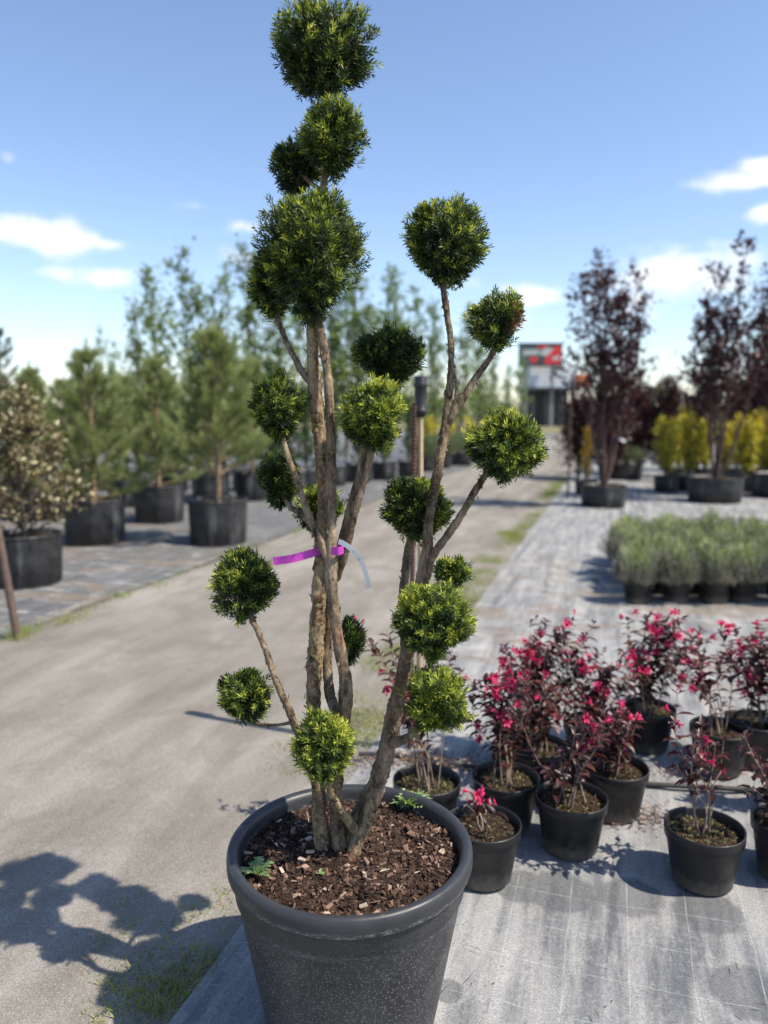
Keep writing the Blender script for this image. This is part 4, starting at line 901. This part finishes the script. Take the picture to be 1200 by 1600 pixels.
right_tree(PLUM[1], 1115, 790, 84, 3.7, 395, 1, 'tall open purple plum tree rising among the golden shrubs', 'wide black container among the golden shrubs')
right_tree(PLUM[0], 1215, 782, 80, 3.7, 380, 2, 'tall purple plum tree at the outer end of the golden shrub row', 'wide black container at outer end of the golden shrub row')
for k, (x, ty, Y) in enumerate([(905,600,19),(950,590,18),(1000,585,20),(1045,590,19),(980,600,24),(1090,585,21),(1165,565,18.5),(1200,555,18),(1240,560,18)]):
    b = P(x, 700, Y); H = P(x, ty, Y)[2]; plant('purple_shrub', PSH[k % 2], (b[0], Y, 0), 'dense dark purple shrub in the row behind the plum trees', 'shrub', 'purple shrubs behind the plum trees', H / 2.1, k)
gl = 'golden yellow upright shrub in the row behind the lavender'; gc = 'black pot of the golden shrub row'
for k, (x, y, w, ty) in enumerate([(1040,772,38,655),(1075,770,38,640),(1130,768,36,660),(1165,772,38,645),(1195,770,38,640),(1235,772,38,650),(1060,756,34,650),(1100,756,34,665),(1150,756,34,650),(1185,756,34,640)]):
    right_tree(GOLD[k % 2], x, y, w, 1.25, ty, k, gl, gc, 'golden shrubs in a row', 'pots of the golden shrubs', 'shrub', 'golden_shrub', .85)
OR = broad_meshes(90, 1.1, .16, 16, 1.2, 1500, .05, 'orange', 'bark_grey', .03, .04, multi=3, r0=.012, lw=.5)
right_tree(OR, 915, 775, 34, 1.1, 672, 3, 'narrow orange yellow shrub beside the roadside plum container', 'small black pot of the narrow orange shrub', None, None, 'shrub', 'orange_shrub', .8)
right_tree(LOWS, 978, 752, 50, .55, 700, 4, 'rounded grey green shrub behind the roadside plum tree', 'black pot of the rounded grey green shrub', None, None, 'shrub', 'rounded_shrub', .6)
g = G(887, 782); mb = MB(); tube(mb, [(0, 0, 0), (0, 0, 1.15), (.01, 0, 2.3)], [.02, .018, .016], 8, 12); tag(link('support_stake', mb.mesh('support_stake', M['bark_plum'], True), None, (g[0], g[1], 0)), 'thin dark upright stake at the road edge by the plum tree', 'stake')
# plant label hanging in the plum
mb = MB(); box(mb, (0, 0, 0), (.24, .006, .05), 0); box(mb, (-.13, 0, .0), (.06, .0065, .052), 0, 1); q = P(968, 685, 13.2)
tg2 = link('plant_label', mb.mesh('plant_label', [M['tagmat'], M['red']]), None, q, (0, R(28), 0)); tag(tg2, 'white and red plant label hanging low in the roadside plum tree', 'tag')

# lavender block
def lavender_mesh(seed):
    mb = MB(); n = 3600; d = rand_dirs(n); d[:, 2] = np.abs(d[:, 2]) * 1.1 + .12; d = unit(d)
    rad = np.array((.215, .215, .33)); q = rng.uniform(.35, 1.0, n) ** .6
    tip = d * rad * q[:, None] * (1 + .16 * np.sin(d @ np.array((5, 3, 4.)) + seed) + .10 * np.sin(d @ np.array((-9, 8, 6.)) + seed * 2) + rng.normal(size=n) * .06)[:, None]; g = unit(d * .8 + np.array((0, 0, .9)) + rng.normal(size=(n, 3)) * .25)
    ln = rng.uniform(.05, .12, n); blades(mb, tip - g * ln[:, None] * .6, g, ln, .0065, np.clip(.02 + 1.9 * np.clip(d[:, 2] - .35, 0, 1) * rng.random(n) + rng.normal(size=n) * .1, 0, 1))
    st = MB()
    for k in range(14):
        e = rand_dirs(1)[0]; e[2] = abs(e[2]) + .3; e = unit(e) * .15; tube(st, [(0, 0, -.02), e * .5 + np.array((0, 0, .02)), e], [.005, .004, .002], 4, 5)
    return st.mesh('stem', M['stem'], True), mb.mesh('foliage', M['lavender'])
LAV = [lavender_mesh(k) for k in range(3)]
f0 = G(1003, 948); k = 0
for row in range(6):
    for colm in range(-1 if row > 20 else 0, 8):
        p = np.array((f0[0], f0[1] + .10, 0)) + np.array((.305 * colm + .10 * row + random.gauss(0, .02), .36 * row - .01 * colm + random.gauss(0, .02), 0))
        small_pot((p[0], p[1], .022), 'small black pot packed in the lavender block', k, .98, 'lavender pots'); k += 1
        plant('lavender_plant', LAV[k % 3], (p[0], p[1], .022 + HP * .98 - .03), ('rounded grey lavender at the open corner of the lavender block' if row == 0 and colm == 0 else 'grey green lavender in the row of the block facing the weigelas' if row == 0 else 'bushy lavender with green tips packed inside the lavender block'), 'lavender', 'lavender block', random.uniform(.74, 1.16), random.uniform(0, 6), ('stem', 'foliage'))

# ---------------------------------------------------------------- building and billboard at the road's end
BY = 92.0; c = P(862, 655, BY); bz = 0.0; cx = c[0]
bd = thing('roadside_building', 'white walled building with dark open ground floor at the road end', 'building', (cx, BY, 0))
zt = P(862, 572, BY)[2]; zm = P(862, 606, BY)[2]
box_ = lambda name, m, cc, s, par=bd: link(name, box(MB(), cc, s).mesh(name, M[m]), par)
box_('upper_wall', 'white', (0, 3, (zt + zm) / 2), (5.4, 6, zt - zm))
box_('ground_floor_wall', 'dark', (0, 4.5, zm / 2), (5.2, 3, zm))
box_('canopy', 'dark', (0, 2.2, zm - .12), (6.0, 7.4, .3))
for x in np.linspace(-2.5, 2.5, 12): box_('cladding_rib', 'white', (x, -.03, (zt + zm) / 2), (.06, .06, zt - zm - .05))
for x in (-2.4, -.8, .8, 2.4): box_('column', 'dark', (x, -.9, (zm - .3) / 2), (.22, .22, zm - .3))
for x in (-1.6, 0, 1.6): box_('window', 'darkglass', (x, 2.95, zm * .45), (1.1, .08, zm * .6))
box_('orange_panel', 'orangep', (3.55, 1.0, (zm + P(862, 585, BY)[2]) / 2), (1.7, 3, P(862, 585, BY)[2] - zm))
z0, z1 = P(840, 571, BY)[2], P(840, 540, BY)[2]; bx = P(841, 555, BY)[0]; wd = 66 / FPX * BY; hh = z1 - z0
bb = thing('billboard', 'red and dark roadside billboard above the white walled building', 'billboard', (bx, BY - 1.2, 0))
B_ = lambda name, m, x, z, w, h_, y=0.0, th=.25: link(name, box(MB(), (x, y, z), (w, th, h_)).mesh(name, M[m]), bb)
B_('panel', 'teal', 0, (z0 + z1) / 2, wd, hh); B_('frame', 'dark', 0, z1 + .1, wd + .3, .2, 0, .4); B_('frame', 'dark', 0, z0 - .1, wd + .3, .2, 0, .4)
def print_(m, pts, y):
    pts = [(x * wd, z0 + z * hh) for x, z in pts]; n = len(pts); v = [(x, y, z) for x, z in pts] + [(x, y + .03, z) for x, z in pts]
    mb = MB().add(v, [tuple(range(n))]); mb.f.append(np.array([(i, (i + 1) % n, n + (i + 1) % n, n + i) for i in range(n)])); mb.mi.append(np.zeros(n, int)); link('print', mb.mesh('print', M[m]), bb)
print_('red', [(.08, .04), (.46, .04), (.46, .92), (.30, .92), (.12, .35)], -.16)
print_('red', [(-.20, .10), (-.02, .10), (-.08, .38), (-.26, .38)], -.165)
print_('palegrey', [(-.42, .48), (-.06, .50), (-.02, .74), (-.38, .72)], -.17)
print_('palegrey', [(.02, .30), (.16, .46), (.30, .80), (.10, .86), (-.02, .6)], -.175)
print_('palegrey', [(.30, .22), (.42, .26), (.42, .46), (.26, .40)], -.18)
print_('dark', [(-.12, .10), (.08, .10), (.14, .42), (.02, .48)], -.185)
print_('red', [(-.10, .80), (.16, .86), (.16, .97), (-.06, .95)], -.19)
for x in (-wd * .3, wd * .3): B_('post', 'steel', x, z0 / 2, .3, z0, .3, .3)

# far wood closing the horizon
mb = MB(); n = 26000; th = rng.uniform(-1.5, 1.5, n); rr2 = rng.uniform(125, 160, n); hmax = 3.4 + 1.6 * np.sin(th * 23) + 1.0 * np.sin(th * 57 + 1) + .7 * np.sin(th * 131)
pos = np.stack((np.sin(th) * rr2, np.cos(th) * rr2, rng.random(n) ** .8 * np.maximum(hmax, 1.2)), -1)
blades(mb, pos, rng.normal(size=(n, 3)), rng.uniform(.5, 1.3, n), rng.uniform(.4, .9, n), rng.random(n))
o = link('far_wood', mb.mesh('far_wood', M['far'])); o['label'] = 'distant low belt of green trees along the horizon'; o['category'] = 'wood'; kind(o, 'stuff')
